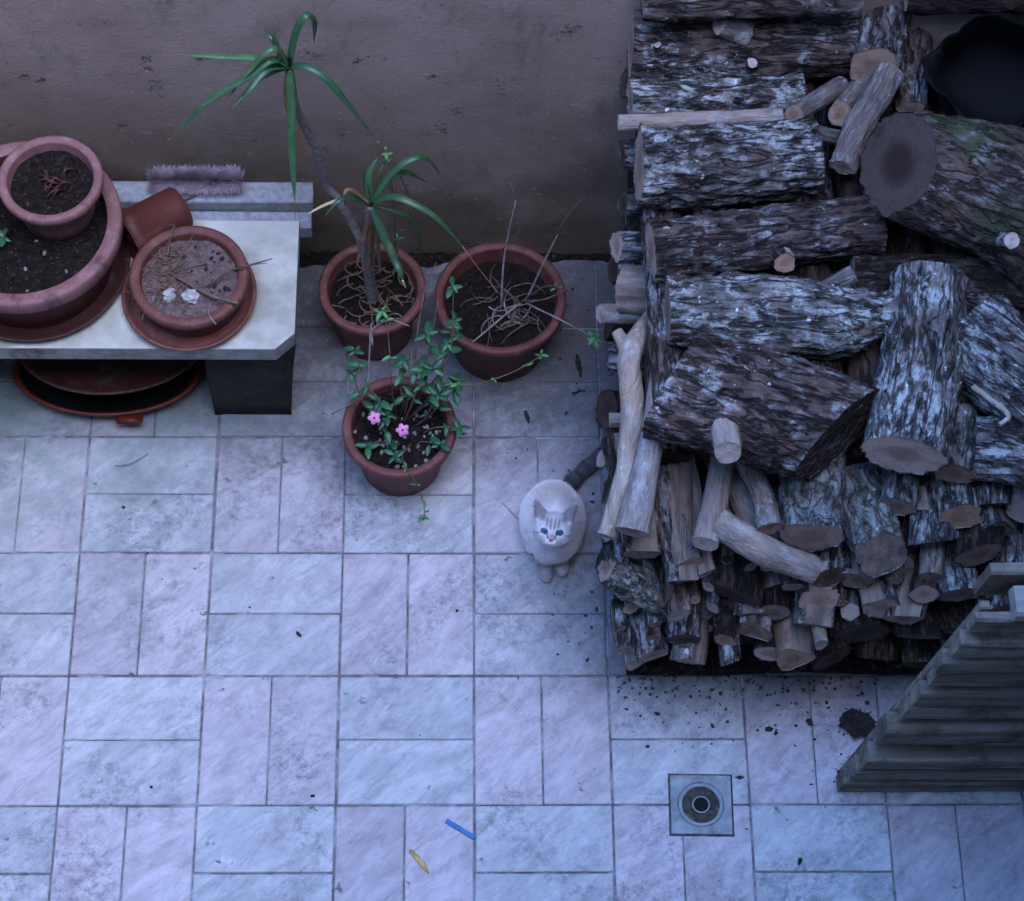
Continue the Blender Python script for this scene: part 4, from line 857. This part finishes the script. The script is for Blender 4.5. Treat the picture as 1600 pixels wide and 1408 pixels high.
for pts, Y1, wd, m in (
 ([c1, (402, 92), (340, 89), (286, 86)], .62, 12, 'yucca'), ([c1, (428, 76), (392, 108), (357, 153)], .60, 10, 'yucca'), ([c1, (425, 94), (385, 122), (319, 164), (266, 217)], .56, 13, 'yucca'),
 ([c1, (418, 109), (391, 140), (375, 163)], .54, 12, 'yucca'), ([c1, (407, 122), (384, 146), (362, 171)], .58, 9, 'yucca_dark'), ([(452, 98), (462, 52), (478, 25), (491, 34), (491, 68)], .72, 13, 'yucca'),
 ([c1, (427, 64), (413, 46)], .72, 9, 'yucca_dark'), ([(445, 92), (431, 66), (428, 44)], .71, 7, 'yucca_dark'), ([c1, (479, 105), (510, 124), (541, 160), (589, 220)], .6, 13, 'yucca'),
 ([c1, (455, 172), (457, 250), (461, 318)], .5, 14, 'yucca'), ([c1, (438, 84), (432, 98), (400, 120)], .63, 8, 'yucca_dark')):
    strap(py(pts, .67, Y1), wd, m, yp, taper=1.8)
for pts, Y1, wd in (([(452, 110), (446, 140), (447, 165), (452, 190)], .64, 6), ([(455, 112), (462, 165), (479, 197), (492, 216)], .66, 6), ([(458, 180), (465, 212), (483, 245)], .66, 5), ([(448, 110), (446, 150), (449, 178)], .65, 5)):
    strap(py(pts, .67, Y1), wd, 'dead', yp, 'dead_leaf', fold=.6)
for a, b, Y in (((286, 86), (264, 87), .62), ((266, 217), (258, 226), .56), ((589, 220), (603, 236), .6), ((461, 318), (461, 344), .5), ((319, 164), (296, 172), .56)):
    tube('leaf_tip', [aty(*a, Y), aty(*b, Y)], [.0018, .0006], 'dead', yp, 5)
c2 = (579, 320)
for pts, Y1, wd, m in (
 ([c2, (576, 275), (590, 246)], .7, 11, 'yucca'), ([c2, (571, 288), (568, 264)], .68, 8, 'yucca_dark'), ([c2, (610, 274), (644, 249), (669, 249), (687, 273)], .72, 11, 'yucca'),
 ([c2, (608, 280), (634, 270), (667, 285)], .7, 11, 'yucca'), ([c2, (612, 308), (644, 318), (682, 341), (723, 385)], .56, 12, 'yucca'), ([c2, (619, 331), (646, 347), (657, 374), (658, 392)], .62, 8, 'yucca_dark'),
 ([c2, (600, 370), (622, 418), (630, 440)], .48, 14, 'yucca'), ([c2, (551, 309), (530, 313), (508, 337)], .56, 9, 'yucca'), ([c2, (592, 290), (596, 262), (604, 250)], .7, 8, 'yucca_dark')):
    strap(py(pts, .64, Y1), wd, m, yp, taper=1.8)
for pts, Y1, wd, m in (([c2, (549, 297), (538, 306), (544, 343)], .6, 6, 'dead'), ([(530, 312), (505, 322), (478, 336)], .55, 5, 'dead_pale'), ([(578, 330), (566, 380), (556, 420)], .61, 7, 'dead'), ([(580, 330), (590, 380), (594, 430)], .61, 7, 'dead'), ([(579, 328), (577, 390), (573, 440)], .62, 8, 'dead'), ([(582, 326), (583, 380), (585, 425)], .625, 6, 'dead')):
    strap(py(pts, .635, Y1), wd, m, yp, 'dead_leaf', fold=.6)
tube('leaf_tip', [aty(629, 438, .482), aty(634, 450, .475)], [.003, .001], 'dead_pale', yp, 5)
tube('leaf_tip', [aty(722, 384, .56), aty(752, 425, .53), aty(790, 470, .5)], [.0016, .001, .0006], 'dead', yp, 5)
# thin trailing dead stalks from the same pot
for pts, Y1, m in (([(600, 262), (612, 300), (640, 330), (655, 380)], .7, 'twig'), ([(610, 245), (632, 290), (650, 340), (657, 395)], .76, 'twig')):
    tube('dry_stalk', py(pts, .72, Y1), [.002, .0016, .0012], m, yp, 5)

# leafy sprigs: small elliptic leaves as separate parts
def leaf_mesh(nm, m, L=1.0, W=.42):
    V = []; F = []; n = 7
    for i in range(n):
        s = i/(n-1); ww = W/2*math.sin(PI*(.04+.92*s)**.85)**.8; y = L*s; zc = -.18*s*s
        V += [(-ww, y, zc+.14*ww), (0, y, zc), (ww, y, zc+.14*ww)]
    o = len(V); V += [(x, y, z-.03) for x, y, z in V]
    for i in range(n-1):
        a = i*3
        for k in (0, 1): F.append((a+k, a+k+1, a+k+4, a+k+3)); F.append((o+a+k, o+a+k+3, o+a+k+4, o+a+k+1))
        F += [(a, a+3, o+a+3, o+a), (a+2, o+a+2, o+a+5, a+5)]
    F += [(0, o, o+1, 1), (1, o+1, o+2, 2)]
    return mesh(nm, V, F, m)
LM = [leaf_mesh('leaf', 'vinca', .98, .48), leaf_mesh('leaf', 'vinca_light', 1, .42)]
def leaf_at(p, az, el, L, parent, kind=0, roll=0):
    q = Quaternion((0, 0, 1), az) @ Quaternion((1, 0, 0), el) @ Quaternion((0, 1, 0), roll)
    o = link('leaf', LM[kind], parent); o.parent = parent; o.matrix_parent_inverse = parent.matrix_basis.inverted(); o.matrix_basis = Matrix.LocRotScale(p, q, Vector((L, L, L))); return o
def cluster(p, parent, n, L, r, kind=0):
    a0 = r.uniform(0, 6.3)
    for k in range(n):
        leaf_at(p+Vector((r.uniform(-.004, .004), r.uniform(-.004, .004), r.uniform(-.006, .006))), a0+k*2*PI/n+r.uniform(-.4, .4), r.uniform(-.35, .6), L*r.uniform(.65, 1.4), parent, kind, r.uniform(-.4, .4))
r_ = random.Random(21)
vp = empty('flowering_plant', (-.187, .262, .165)); tag(vp, 'sprawling plant with glossy leaves and two pink flowers', 'plant')
base = Vector((-.187, .275, .168))
SH = [  # shoots: root offset, way points (px, py, z), leaf nodes
 ((.01, .01), [(640, 640, .24), (655, 600, .33), (672, 560, .40), (668, 522, .45)], .032), ((.02, .02), [(655, 640, .23), (682, 612, .3), (690, 565, .36), (700, 540, .4), (711, 500, .44)], .031),
 ((.0, .03), [(632, 630, .24), (626, 606, .3), (630, 565, .36)], .034), ((-.03, .02), [(600, 640, .24), (582, 612, .3), (566, 590, .34), (555, 548, .40)], .03),
 ((-.04, .0), [(596, 655, .22), (586, 640, .25)], .032), ((.04, .0), [(670, 650, .22), (700, 620, .27), (718, 597, .3)], .034), ((.06, -.02), [(680, 668, .21), (718, 668, .23)], .028),
 ((-.02, -.03), [(610, 680, .2), (596, 668, .23), (605, 649, .26)], .03), ((-.03, -.05), [(590, 690, .19), (576, 697, .21)], .028), ((.0, -.05), [(618, 700, .19), (617, 712, .21)], .03),
 ((.04, -.06), [(660, 690, .19), (687, 696, .21)], .026), ((.03, -.05), [(628, 715, .2), (645, 746, .2), (656, 768, .15), (663, 795, .1), (661, 812, .07)], .014),
 ((.03, .03), [(690, 605, .32), (745, 600, .34), (800, 582, .37), (846, 556, .4)], .018), ((.02, .04), [(700, 560, .38), (708, 470, .5), (706, 446, .53)], .024), ((.0, .04), [(650, 600, .34), (662, 612, .34), (685, 618, .32)], .032),
 ((.01, .02), [(645, 590, .34), (651, 572, .36), (676, 575, .38)], .033), ((-.01, .03), [(612, 600, .33), (606, 520, .44), (596, 486, .48)], .022), ((-.05, .03), [(575, 640, .24), (548, 583, .33)], .026), ((.05, .02), [(672, 640, .25), (697, 566, .37), (699, 535, .41)], .03)]
for k, (of, way, LL) in enumerate(SH):
    P = [base+Vector((of[0], of[1], 0))]+[atz(x, y, z) for x, y, z in way]
    tube('stem', P, [.0024, .002, .0014, .001], 'twig' if k % 3 else 'root', vp, 5, len(P)*5)
    Q = catmull(P, len(way)*4+1)
    for j, q in enumerate(Q):
        if j >= 4 and (j % 4 == 2 or j == len(Q)-1): cluster(q, vp, 2 if j < len(Q)-1 else 4, LL, r_, 1 if LL < .023 else 0)
# bare woody stems above the pot
for pts, m in (([(575, 620, .26), (578, 540, .38), (582, 515, .42), (610, 500, .44), (640, 510, .45)], 'twig_grey'), ([(582, 540, .38), (580, 505, .43)], 'twig_grey'), ([(556, 612, .27), (555, 570, .33), (556, 548, .37)], 'twig_grey'), ([(518, 647, .16), (545, 632, .22), (560, 622, .27)], 'stick'), ([(648, 560, .37), (655, 500, .44), (668, 440, .5), (682, 410, .53)], 'twig'), ([(660, 600, .34), (668, 560, .4), (684, 470, .48)], 'twig')):
    tube('bare_stem', [atz(*p) for p in pts], [.003, .0022, .0012], m, vp, 6)
def flower(x, y, z, s):
    p = atz(x, y, z); nrm = (CAM-p).normalized(); nrm = (nrm+Vector((0, -.25, .1))).normalized(); q = nrm.to_track_quat('Z', 'Y')
    fl = empty('flower', p); adopt(fl, vp); fl.rotation_mode = 'QUATERNION'; fl.rotation_quaternion = q
    n = 6; V = [(0, .06, 0)]; F = []
    for i in range(9): a = PI*i/8; V.append((-.36*math.cos(a)*1.05, .35+.62*math.sin(a)**.8, .06*math.cos(2*a)))
    V = [(x_*s, y_*s, z_*s) for x_, y_, z_ in V]; o = len(V); V += [(x_, y_, z_-.0008) for x_, y_, z_ in V]
    for i in range(1, 9): F.append((0, i, i+1)); F.append((o, o+i+1, o+i)); F.append((i, o+i, o+i+1, i+1))
    me = mesh('petal', V, F, 'petal')
    for k in range(5): pe = link('petal', me, fl); pe.rotation_euler = (.12, 0, 2*PI*k/5+.3)
    lathe('flower_eye', [(0, .0022), (s*.16, .0016), (s*.2, .0)], 'petal_eye', fl, 12)
flower(585, 653, .275, .0175); flower(629, 672, .255, .0175)
# sprig at the right rim and one by the pile
sp = empty('green_sprig', atz(880, 500, .22)); tag(sp, 'thin twig with a green leaf tuft at its tip right of the twig pot', 'sprig')
tube('stem', [atz(822, 474, .215), atz(868, 496, .255), atz(905, 515, .25), atz(926, 526, .24)], [.0025, .002, .0012], 'twig_grey', sp, 6); cluster(atz(929, 530, .24), sp, 7, .02, r_, 1); cluster(atz(925, 522, .24), sp, 4, .014, r_, 1)

# dead twigs in the wide pot
dt = empty('dead_plant', (.067, .615, .19)); tag(dt, 'tangle of bare dead twigs in the wide dark pot', 'dead plant'); r_ = random.Random(9)
hub = Vector((.075, .605, .188))
for pts, m, r0 in (([(783, 478, .195), (788, 400, .33), (806, 312, .53)], 'twig_grey', .003), ([(822, 470, .2), (845, 420, .32), (872, 365, .45)], 'twig_grey', .003), ([(870, 366, .45), (888, 336, .52), (908, 312, .58)], 'twig', .0022), ([(785, 390, .33), (808, 365, .4), (826, 343, .46)], 'twig', .002), ([(812, 474, .2), (780, 500, .22), (738, 535, .24)], 'twig_grey', .0035),
                   ([(815, 470, .21), (850, 468, .25), (886, 452, .27)], 'twig', .0025), ([(830, 462, .22), (850, 448, .26), (876, 447, .28)], 'twig', .002), ([(815, 475, .2), (790, 455, .23), (768, 430, .26)], 'twig', .0025), ([(735, 530, .24), (760, 545, .2)], 'twig', .002), ([(806, 312, .53), (797, 285, .57)], 'twig', .0016)):
    tube('branch', [atz(*p) for p in pts], [r0, r0*.8, r0*.5], m, dt, 6, None, .2)
for k in range(30):
    p = hub+Vector((r_.gauss(0, .04), r_.gauss(0, .03), r_.uniform(0, .012))); d = Vector((r_.uniform(-1, 1), r_.uniform(-1, 1), r_.uniform(0, .5))).normalized(); pts = [p]; cv = r_.uniform(-.9, .9)
    for j in range(5): d.rotate(Quaternion((0, 0, 1), cv*.6)); d.z = r_.uniform(-.15, .3); pts.append(pts[-1]+d*.02)
    for q in pts: q.z = max(q.z, .187)
    tube('twig_end', pts, [.0019, .0015, .0008], r_.choice(['twig', 'root', 'twig_grey']), dt, 5)
cluster(atz(868, 450, .27), dt, 3, .012, r_, 1)
# litter of dry leaves and roots in the strap-leaved plant's pot
L_ = []
for k in range(60):
    a = r_.uniform(0, 6.3); d0 = .105*math.sqrt(r_.random()); p = Vector((-.262+d0*math.cos(a)*.95+.01, .65+d0*math.sin(a)*.95, .178)); d = Vector((r_.uniform(-1, 1), r_.uniform(-1, 1), 0)).normalized(); pts = [p]; cv = r_.uniform(-.8, .8)
    for j in range(4):
        d.rotate(Quaternion((0, 0, 1), cv)); pts.append(pts[-1]+Vector((d.x, d.y, r_.uniform(-.2, .35)))*.016)
    for q in pts:
        q.z = max(q.z, .173); v = Vector((q.x+.262, q.y-.655)); 
        if v.length > .107: q.x, q.y = -.262+v.x/v.length*.107, .655+v.y/v.length*.107
    L_.append((pts, [.0022, .0018, .001]))
o = tubes('dry_litter', L_, 'root'); tag(o, 'brown dry leaf litter on the soil of the strap-leaved plant pot', 'litter', kind='stuff')
for x, y, z in ((604, 238, 0), ):
    g = empty('green_shoot', aty(609, 290, .7)); tag(g, 'slender shoot with a bright green tip behind the strap leaves', 'sprig'); tube('stem', [Vector((-.2, .7, .175)), aty(616, 330, .71), aty(611, 280, .7), aty(606, 250, .69)], [.002, .0016, .001], 'twig', g, 5); cluster(aty(604, 238, .69), g, 4, .018, r_, 1); cluster(aty(608, 250, .69), g, 3, .014, r_, 1)
g = empty('green_shoot', atz(621, 372, .24)); tag(g, 'tiny green seedling at the back rim of the strap-leaved plant pot', 'sprig'); tube('stem', [Vector((-.205, .72, .17)), atz(622, 380, .235)], [.0015, .001], 'vinca', g, 5); cluster(atz(621, 372, .24), g, 4, .016, r_, 1)
g = empty('green_shoot', atz(5, 372, .6)); tag(g, 'small green seedling in the big planter at the left edge', 'sprig'); tube('stem', [atz(4, 378, .57), atz(5, 372, .6)], [.002, .001], 'vinca', g, 5); cluster(atz(5, 371, .6), g, 5, .024, r_, 0); cluster(atz(-4, 380, .585), g, 3, .02, r_, 0)
dpl = empty('dead_plant', (-1.0, .655, S_+.272)); tag(dpl, 'withered dark red stump in the rose pot on the bench', 'dead plant')
for k in range(16):
    a = r_.uniform(0, 6.3); p = Vector((-.99+r_.gauss(0, .012), .65+r_.gauss(0, .012), S_+.268)); tube('withered_leaf', [p, p+Vector((math.cos(a)*.018, math.sin(a)*.018, .02)), p+Vector((math.cos(a)*.038, math.sin(a)*.038, .012))], [.003, .0035, .001], 'saucer_dark', dpl, 5)

# ================================================================ CAT
def surface_nets(f, lo, hi, h):
    xs = [np.arange(lo[i], hi[i], h) for i in range(3)]; X, Y, Z = np.meshgrid(*xs, indexing='ij'); D = f(X, Y, Z); S_n = D < 0
    nx, ny, nz = [s-1 for s in D.shape]; cnt = np.zeros((nx, ny, nz)); pos = np.zeros((nx, ny, nz, 3))
    corners = [(i, j, k) for i in (0, 1) for j in (0, 1) for k in (0, 1)]
    def sl(A, c): return A[c[0]:c[0]+nx, c[1]:c[1]+ny, c[2]:c[2]+nz]
    for a in corners:
        for ax in range(3):
            if a[ax] == 1: continue
            b = list(a); b[ax] = 1; da, db = sl(D, a), sl(D, b); m = sl(S_n, a) != sl(S_n, b); t = np.where(m, da/(da-db+1e-12), 0)
            for q in range(3): pos[..., q] += np.where(m, a[q]+(t if q == ax else 0), 0)
            cnt += m
    act = cnt > 0; idx = -np.ones(act.shape, int); idx[act] = np.arange(act.sum()); I = np.argwhere(act)
    V = (pos[act]/cnt[act][:, None]+I)*h+np.array(lo); F = []
    for ax in range(3):
        o1, o2 = (ax+1) % 3, (ax+2) % 3; sa = [slice(None)]*3; sb = [slice(None)]*3; sa[ax] = slice(0, -1); sb[ax] = slice(1, None)
        ch = S_n[tuple(sa)] != S_n[tuple(sb)]
        for e in np.argwhere(ch):
            if e[o1] == 0 or e[o2] == 0 or e[o1] >= act.shape[o1] or e[o2] >= act.shape[o2]: continue
            q = []
            for d1, d2 in ((0, 0), (1, 0), (1, 1), (0, 1)): c = e.copy(); c[o1] -= d1; c[o2] -= d2; q.append(int(idx[tuple(c)]))
            F.append(tuple(q[::-1]) if S_n[tuple(e)] else tuple(q))
    return V, [f[::-1] for f in F]
def ell(X, Y, Z, c, r, rot=None):
    P = np.stack([X-c[0], Y-c[1], Z-c[2]], -1)
    if rot is not None: P = P @ np.array(rot)
    if rot is not None: r = tuple(v*HS for v in r)
    q = P/np.array(r); k0 = np.sqrt((q**2).sum(-1)); k1 = np.sqrt(((q/np.array(r))**2).sum(-1))+1e-9
    return k0*(k0-1)/k1
def cap(X, Y, Z, a, b, ra, rb):
    a = np.array(a); b = np.array(b); ab = b-a; P = np.stack([X, Y, Z], -1)-a; t = np.clip((P @ ab)/(ab @ ab), 0, 1)
    return np.sqrt(((P-t[..., None]*ab)**2).sum(-1))-(ra+(rb-ra)*t)
def smin(a, b, k): h = np.clip(.5+.5*(b-a)/k, 0, 1); return b*(1-h)+a*h-k*h*(1-h)
HS = 1.0
catO = atz(863, 891); catO.z = 0.0008
# local frame: -Y faces the viewer, origin on the floor under the front paws
HC = Vector((-.01, -.008, .25)); fdir = Vector((-.10, -.62, .78)).normalized(); hx = Vector((1, -.12, 0)); hx = (hx-fdir*hx.dot(fdir)).normalized(); hz = hx.cross(fdir)*-1
hz = fdir.cross(hx)*-1 if fdir.cross(hx).y < 0 else fdir.cross(hx)
HR = [[hx.x, fdir.x, hz.x], [hx.y, fdir.y, hz.y], [hx.z, fdir.z, hz.z]]   # columns: side, face, crown
def hp(s, f, c): return HC+(hx*s+fdir*f+hz*c)*HS
def catf(X, Y, Z):
    d = ell(X, Y, Z, (.0, .125, .08), (.066, .075, .078))
    d = smin(d, ell(X, Y, Z, (0, .085, .125), (.05, .07, .068)), .035)
    d = smin(d, ell(X, Y, Z, (-.002, .03, .115), (.045, .046, .08)), .03)
    d = smin(d, cap(X, Y, Z, (-.002, .04, .16), (-.006, .018, .225), .04, .031), .022)
    for s in (-1, 1):
        d = smin(d, ell(X, Y, Z, (s*.046, .11, .055), (.031, .06, .053)), .025)
        d = smin(d, ell(X, Y, Z, (s*.054, .075, .016), (.016, .036, .015)), .015)
        sx = -.017 if s < 0 else .023; sy = -.006 if s < 0 else .008
        d = smin(d, cap(X, Y, Z, (s*.03, .03, .11), (sx, .012+sy, .02), .023, .0155), .02)
        d = smin(d, ell(X, Y, Z, (sx, -.008+sy, .0125), (.0175, .024, .0125)), .01)
    tail = [(.012, .165, .04), (.028, .2, .03), (.055, .24, .021), (.092, .28, .019), (.13, .314, .019), (.16, .338, .019)]
    for a, b in zip(tail, tail[1:]): d = smin(d, cap(X, Y, Z, a, b, .0142, .0142), .014)
    # head
    d = smin(d, ell(X, Y, Z, HC, (.043, .037, .039), HR), .018)
    for s in (-1, 1):
        d = smin(d, ell(X, Y, Z, hp(s*.021, .012, -.008), (.02, .02, .017), HR), .014)
    d = smin(d, ell(X, Y, Z, hp(0, .031, -.016), (.0145, .016, .013), HR), .011)
    d = smin(d, ell(X, Y, Z, hp(0, .03, .002), (.009, .014, .012), HR), .01)
    for s in (-1, 1):
        d = smin(d, ell(X, Y, Z, hp(s*.007, .041, -.0175), (.008, .007, .0062), HR), .005)
        # ear: flattened cone with a hollow front
        a, b = hp(s*.028, -.006, .025), hp(s*.049, -.01, .066)
        e = np.maximum(cap(X, Y, Z, a, b, .019, .0026), -ell(X, Y, Z, hp(s*.035, .012, .041), (.0115, .014, .021), HR))
        d = smin(d, e, .006)
    for s in (-1, 1):   # eye sockets
        d = np.maximum(d, -ell(X, Y, Z, hp(s*.0185, .0395, .005), (.0085, .008, .0065), HR))
    return d
cv_, cf_ = surface_nets(catf, (-.13, -.06, -.004), (.19, .385, .34), .0032)
cv_[:, 2] = np.maximum(cv_[:, 2], 0)
def smooth01(x, a, b): t = np.clip((x-a)/(b-a), 0, 1); return t*t*(3-2*t)
def cat_col(V):
    n = len(V); cream = np.array((.9, .86, .85)); col = np.tile(cream, (n, 1)); x, y, z = V.T
    rel = (V-np.array(HC))/HS; s = rel @ np.array(hx); f = rel @ np.array(fdir); c = rel @ np.array(hz); head = ((s/.05)**2+(f/.05)**2+(c/.052)**2 < 1.25) | ((c > .025) & (np.abs(s) < .06) & (z > .24))
    def put(m, colr): nonlocal col; m = np.clip(m, 0, 1)[:, None]; col = col*(1-m)+np.array(colr)*m
    sad = smooth01(z, .1, .17)*smooth01(y, .06, .12)*(1-smooth01(np.abs(x), .025, .06)); put(.7*sad*(~head), (.5, .42, .39))
    put(smooth01(x*.6+y, .19, .225)*(z < .06), (.055, .052, .06)); st = .5+.5*np.sin((x+y)*150); put(.5*st*(y > .2)*(x > .035)*(z < .06), (.13, .125, .135))
    put(smooth01(.075-z, 0, .035)*(y < .05)*(np.abs(x) < .05)*.75, (.24, .22, .215)); pst = .5+.5*np.sin(z*420+x*60); put(.4*pst*(z < .06)*(y < .04)*(np.abs(x) < .05), (.13, .12, .12))
    put(.25*(z < .04)*(np.abs(x) > .05)*(y < .1), (.3, .28, .27))
    mot = np.array([noise.noise(Vector(p)*26) for p in V]); put(np.clip(.16+.5*mot, 0, .45)*(~head)*(z > .07), (.66, .6, .58))
    h = head.astype(float)
    put(h*.72, (.47, .45, .47)); put(h*(f > .02)*(c < -.012)*.7, (.88, .85, .84))
    ear = h*smooth01(c, .022, .032)*smooth01(np.abs(s), .014, .024); put(ear*.9, (.2, .19, .205))
    put(ear*(f > -.008)*np.exp(-((np.abs(s)-.035)/.006)**2-((c-.038)/.011)**2)*.75, (.42, .32, .32))
    fore = h*smooth01(c, .008, .016)*(1-smooth01(c, .03, .038))*(1-smooth01(np.abs(s), .014, .022)); put(fore*.35, (.36, .33, .33))
    for q in (-.0125, -.0045, .0045, .0125): put(fore*(1-smooth01(np.abs(s-q*(1+c*6)), .001, .0026))*.85, (.12, .11, .115))
    for e in (-1, 1):
        d2 = np.sqrt(((s-e*.0185)/1.25)**2+(c-.005)**2); put(h*(f > .005)*(1-smooth01(d2, .009, .0125))*.6, (.8, .77, .77)); put(h*(f > .005)*(1-smooth01(d2, .0072, .0086)), (.06, .055, .06))
        tear = np.abs((s*e-.0105)-(-(c-.0)*-.0)*1); put(h*(f > .02)*(c < .003)*(c > -.012)*(1-smooth01(np.abs(s*e-(.009+(c+.006)*.35)), .0012, .003))*.9, (.09, .075, .075))
        put(h*(c < .006)*(c > -.006)*(1-smooth01(np.abs(c-(.0-.25*(np.abs(s)-.026))), .0012, .0028))*smooth01(np.abs(s), .026, .03)*.6, (.2, .18, .18))
        put(h*(c < -.006)*(np.abs(s) > .02)*.25, (.34, .31, .3))
    nose = h*(f > .03)*(c > -.014)*(c < .002)*(1-smooth01(np.abs(s), .004, .0065)); put(nose*.7, (.33, .2, .17))
    put(h*(f > .043)*(c > -.016)*(c < -.009)*(np.abs(s) < .0042)*.95, (.2, .085, .08))
    put(h*(f > .03)*(c < -.0145)*(c > -.0175)*(np.abs(s) < .008)*.7, (.18, .12, .12))
    return col
colv = cat_col(cv_)
tcat = NT('cat_fur'); at = tcat.n('ShaderNodeAttribute', attribute_name='Col'); tcat.b.inputs['Sheen Weight'].default_value = .25; M['fur'] = tcat.done(at.outputs['Color'], .85, .15)
me = mesh('cat', cv_, cf_, 'fur'); ca = me.color_attributes.new('Col', 'FLOAT_COLOR', 'POINT'); ca.data.foreach_set('color', np.c_[colv, np.ones(len(colv))].astype(np.float32).ravel())
cat = link('cat', me); cat.location = catO; tag(cat, 'cream cat with blue eyes sitting on the tiles, looking up at the viewer', 'cat')
# fur strands
rg = np.random.default_rng(4); me.calc_loop_triangles(); nv = len(cv_); no = np.zeros(nv*3, np.float32); me.vertices.foreach_get('normal', no); no = no.reshape(-1, 3)
tri = np.array([t.vertices[:] for t in me.loop_triangles]); A3, B3, C3 = cv_[tri[:, 0]], cv_[tri[:, 1]], cv_[tri[:, 2]]
ar = np.linalg.norm(np.cross(B3-A3, C3-A3), axis=1); ns = 60000; pk = rg.choice(len(tri), ns, p=ar/ar.sum()); u_, v_ = rg.random(ns), rg.random(ns); fl_ = u_+v_ > 1; u_[fl_], v_[fl_] = 1-u_[fl_], 1-v_[fl_]; w_ = 1-u_-v_
pt = A3[pk]*w_[:, None]+B3[pk]*u_[:, None]+C3[pk]*v_[:, None]; nn = no[tri[pk, 0]]; rel = (pt-np.array(HC))/HS; fc = rel @ np.array(fdir); cc = rel @ np.array(hz); ss = rel @ np.array(hx)
face = (np.linalg.norm(rel, axis=1) < .052) & (fc > .0); headm = np.linalg.norm(rel, axis=1) < .07
eye = np.zeros(ns, bool)
for e in (-1, 1): eye |= (np.sqrt((ss-e*.0185)**2+(cc-.005)**2) < .0105) & (fc > 0)
keep = (~eye) & (pt[:, 2] > .003) & ~((fc > .036) & (np.abs(ss) < .007))
flow = np.stack([pt[:, 0]*1.0, np.full(ns, .25), -np.full(ns, .75)], 1); flow[headm] = np.array(hz)*.5*np.sign(cc[headm])[:, None]+rel[headm]*8-np.array(fdir)*.4
ln = np.where(face, .0035, np.where(headm, .0055, .009))*rg.uniform(.6, 1.25, ns); ln = np.where((pt[:, 1] > .2) & (pt[:, 2] < .06), .009, ln); ln = np.where((pt[:, 2] < .05) & (pt[:, 1] < .06), .0035, ln)
dr_ = nn*.75+flow*.7+rg.normal(0, .22, (ns, 3)); dr_ /= np.linalg.norm(dr_, axis=1)[:, None]; tip = pt+dr_*ln[:, None]; tip[:, 2] = np.maximum(tip[:, 2], .0006)
sd2 = np.cross(dr_, rg.normal(0, 1, (ns, 3))); sd2 /= np.linalg.norm(sd2, axis=1)[:, None]+1e-9; wd = np.where(face, .00035, .00055)[:, None]
K = keep.sum(); FV = np.empty((K*3, 3)); FV[0::3] = (pt-nn*.0005-sd2*wd)[keep]; FV[1::3] = (pt-nn*.0005+sd2*wd)[keep]; FV[2::3] = tip[keep]
fcol = cat_col(pt[keep])*rg.uniform(.93, 1.07, (K, 1)); fm = mesh('fur', FV, [(3*i, 3*i+1, 3*i+2) for i in range(K)], 'fur', False); ca = fm.color_attributes.new('Col', 'FLOAT_COLOR', 'POINT'); ca.data.foreach_set('color', np.repeat(np.c_[fcol, np.ones(K)], 3, 0).astype(np.float32).ravel())
link('fur', fm, cat)
# eyes
te = NT('cat_eye'); oc = te.coord(); sp_ = te.sep(oc); rr_ = te.math('SQRT', te.math('ADD', te.math('MULTIPLY', sp_[0], sp_[0]), te.math('MULTIPLY', sp_[1], sp_[1])))
ce = te.mix(te.ramp(rr_, .0026, .0034), (.003, .003, .004), te.mix(te.ramp(rr_, .003, .006), (.07, .2, .42), (.03, .1, .26))); ce = te.mix(te.ramp(rr_, .0056, .0062), ce, (.02, .018, .02)); M['eye'] = te.done(ce, .06, .6)
for e in (-1, 1):
    bm = bmesh.new(); bmesh.ops.create_uvsphere(bm, u_segments=24, v_segments=16, radius=.0074); o = link('eye', bm_mesh('eye', bm, 'eye', 0, True), cat); o.location = hp(e*.0185, .0285, .005)
    tocam = (CAM-(catO+hp(e*.0185, .0285, .005))).normalized(); o.rotation_euler = tocam.to_track_quat('Z', 'Y').to_euler()
L_ = []
for e in (-1, 1):
    for k in range(6):
        a = hp(e*.011, .044, -.0155+.0012*(k-3)); L_.append(([a, a+hx*e*.022+fdir*.002+hz*(.002*(k-2.5)), a+hx*e*.04-fdir*.008+hz*(.006*(k-2.5))], [.0003, .0002, .0001]))
wk = tubes('whisker', L_, 'pebble', None, 3); wk.parent = cat
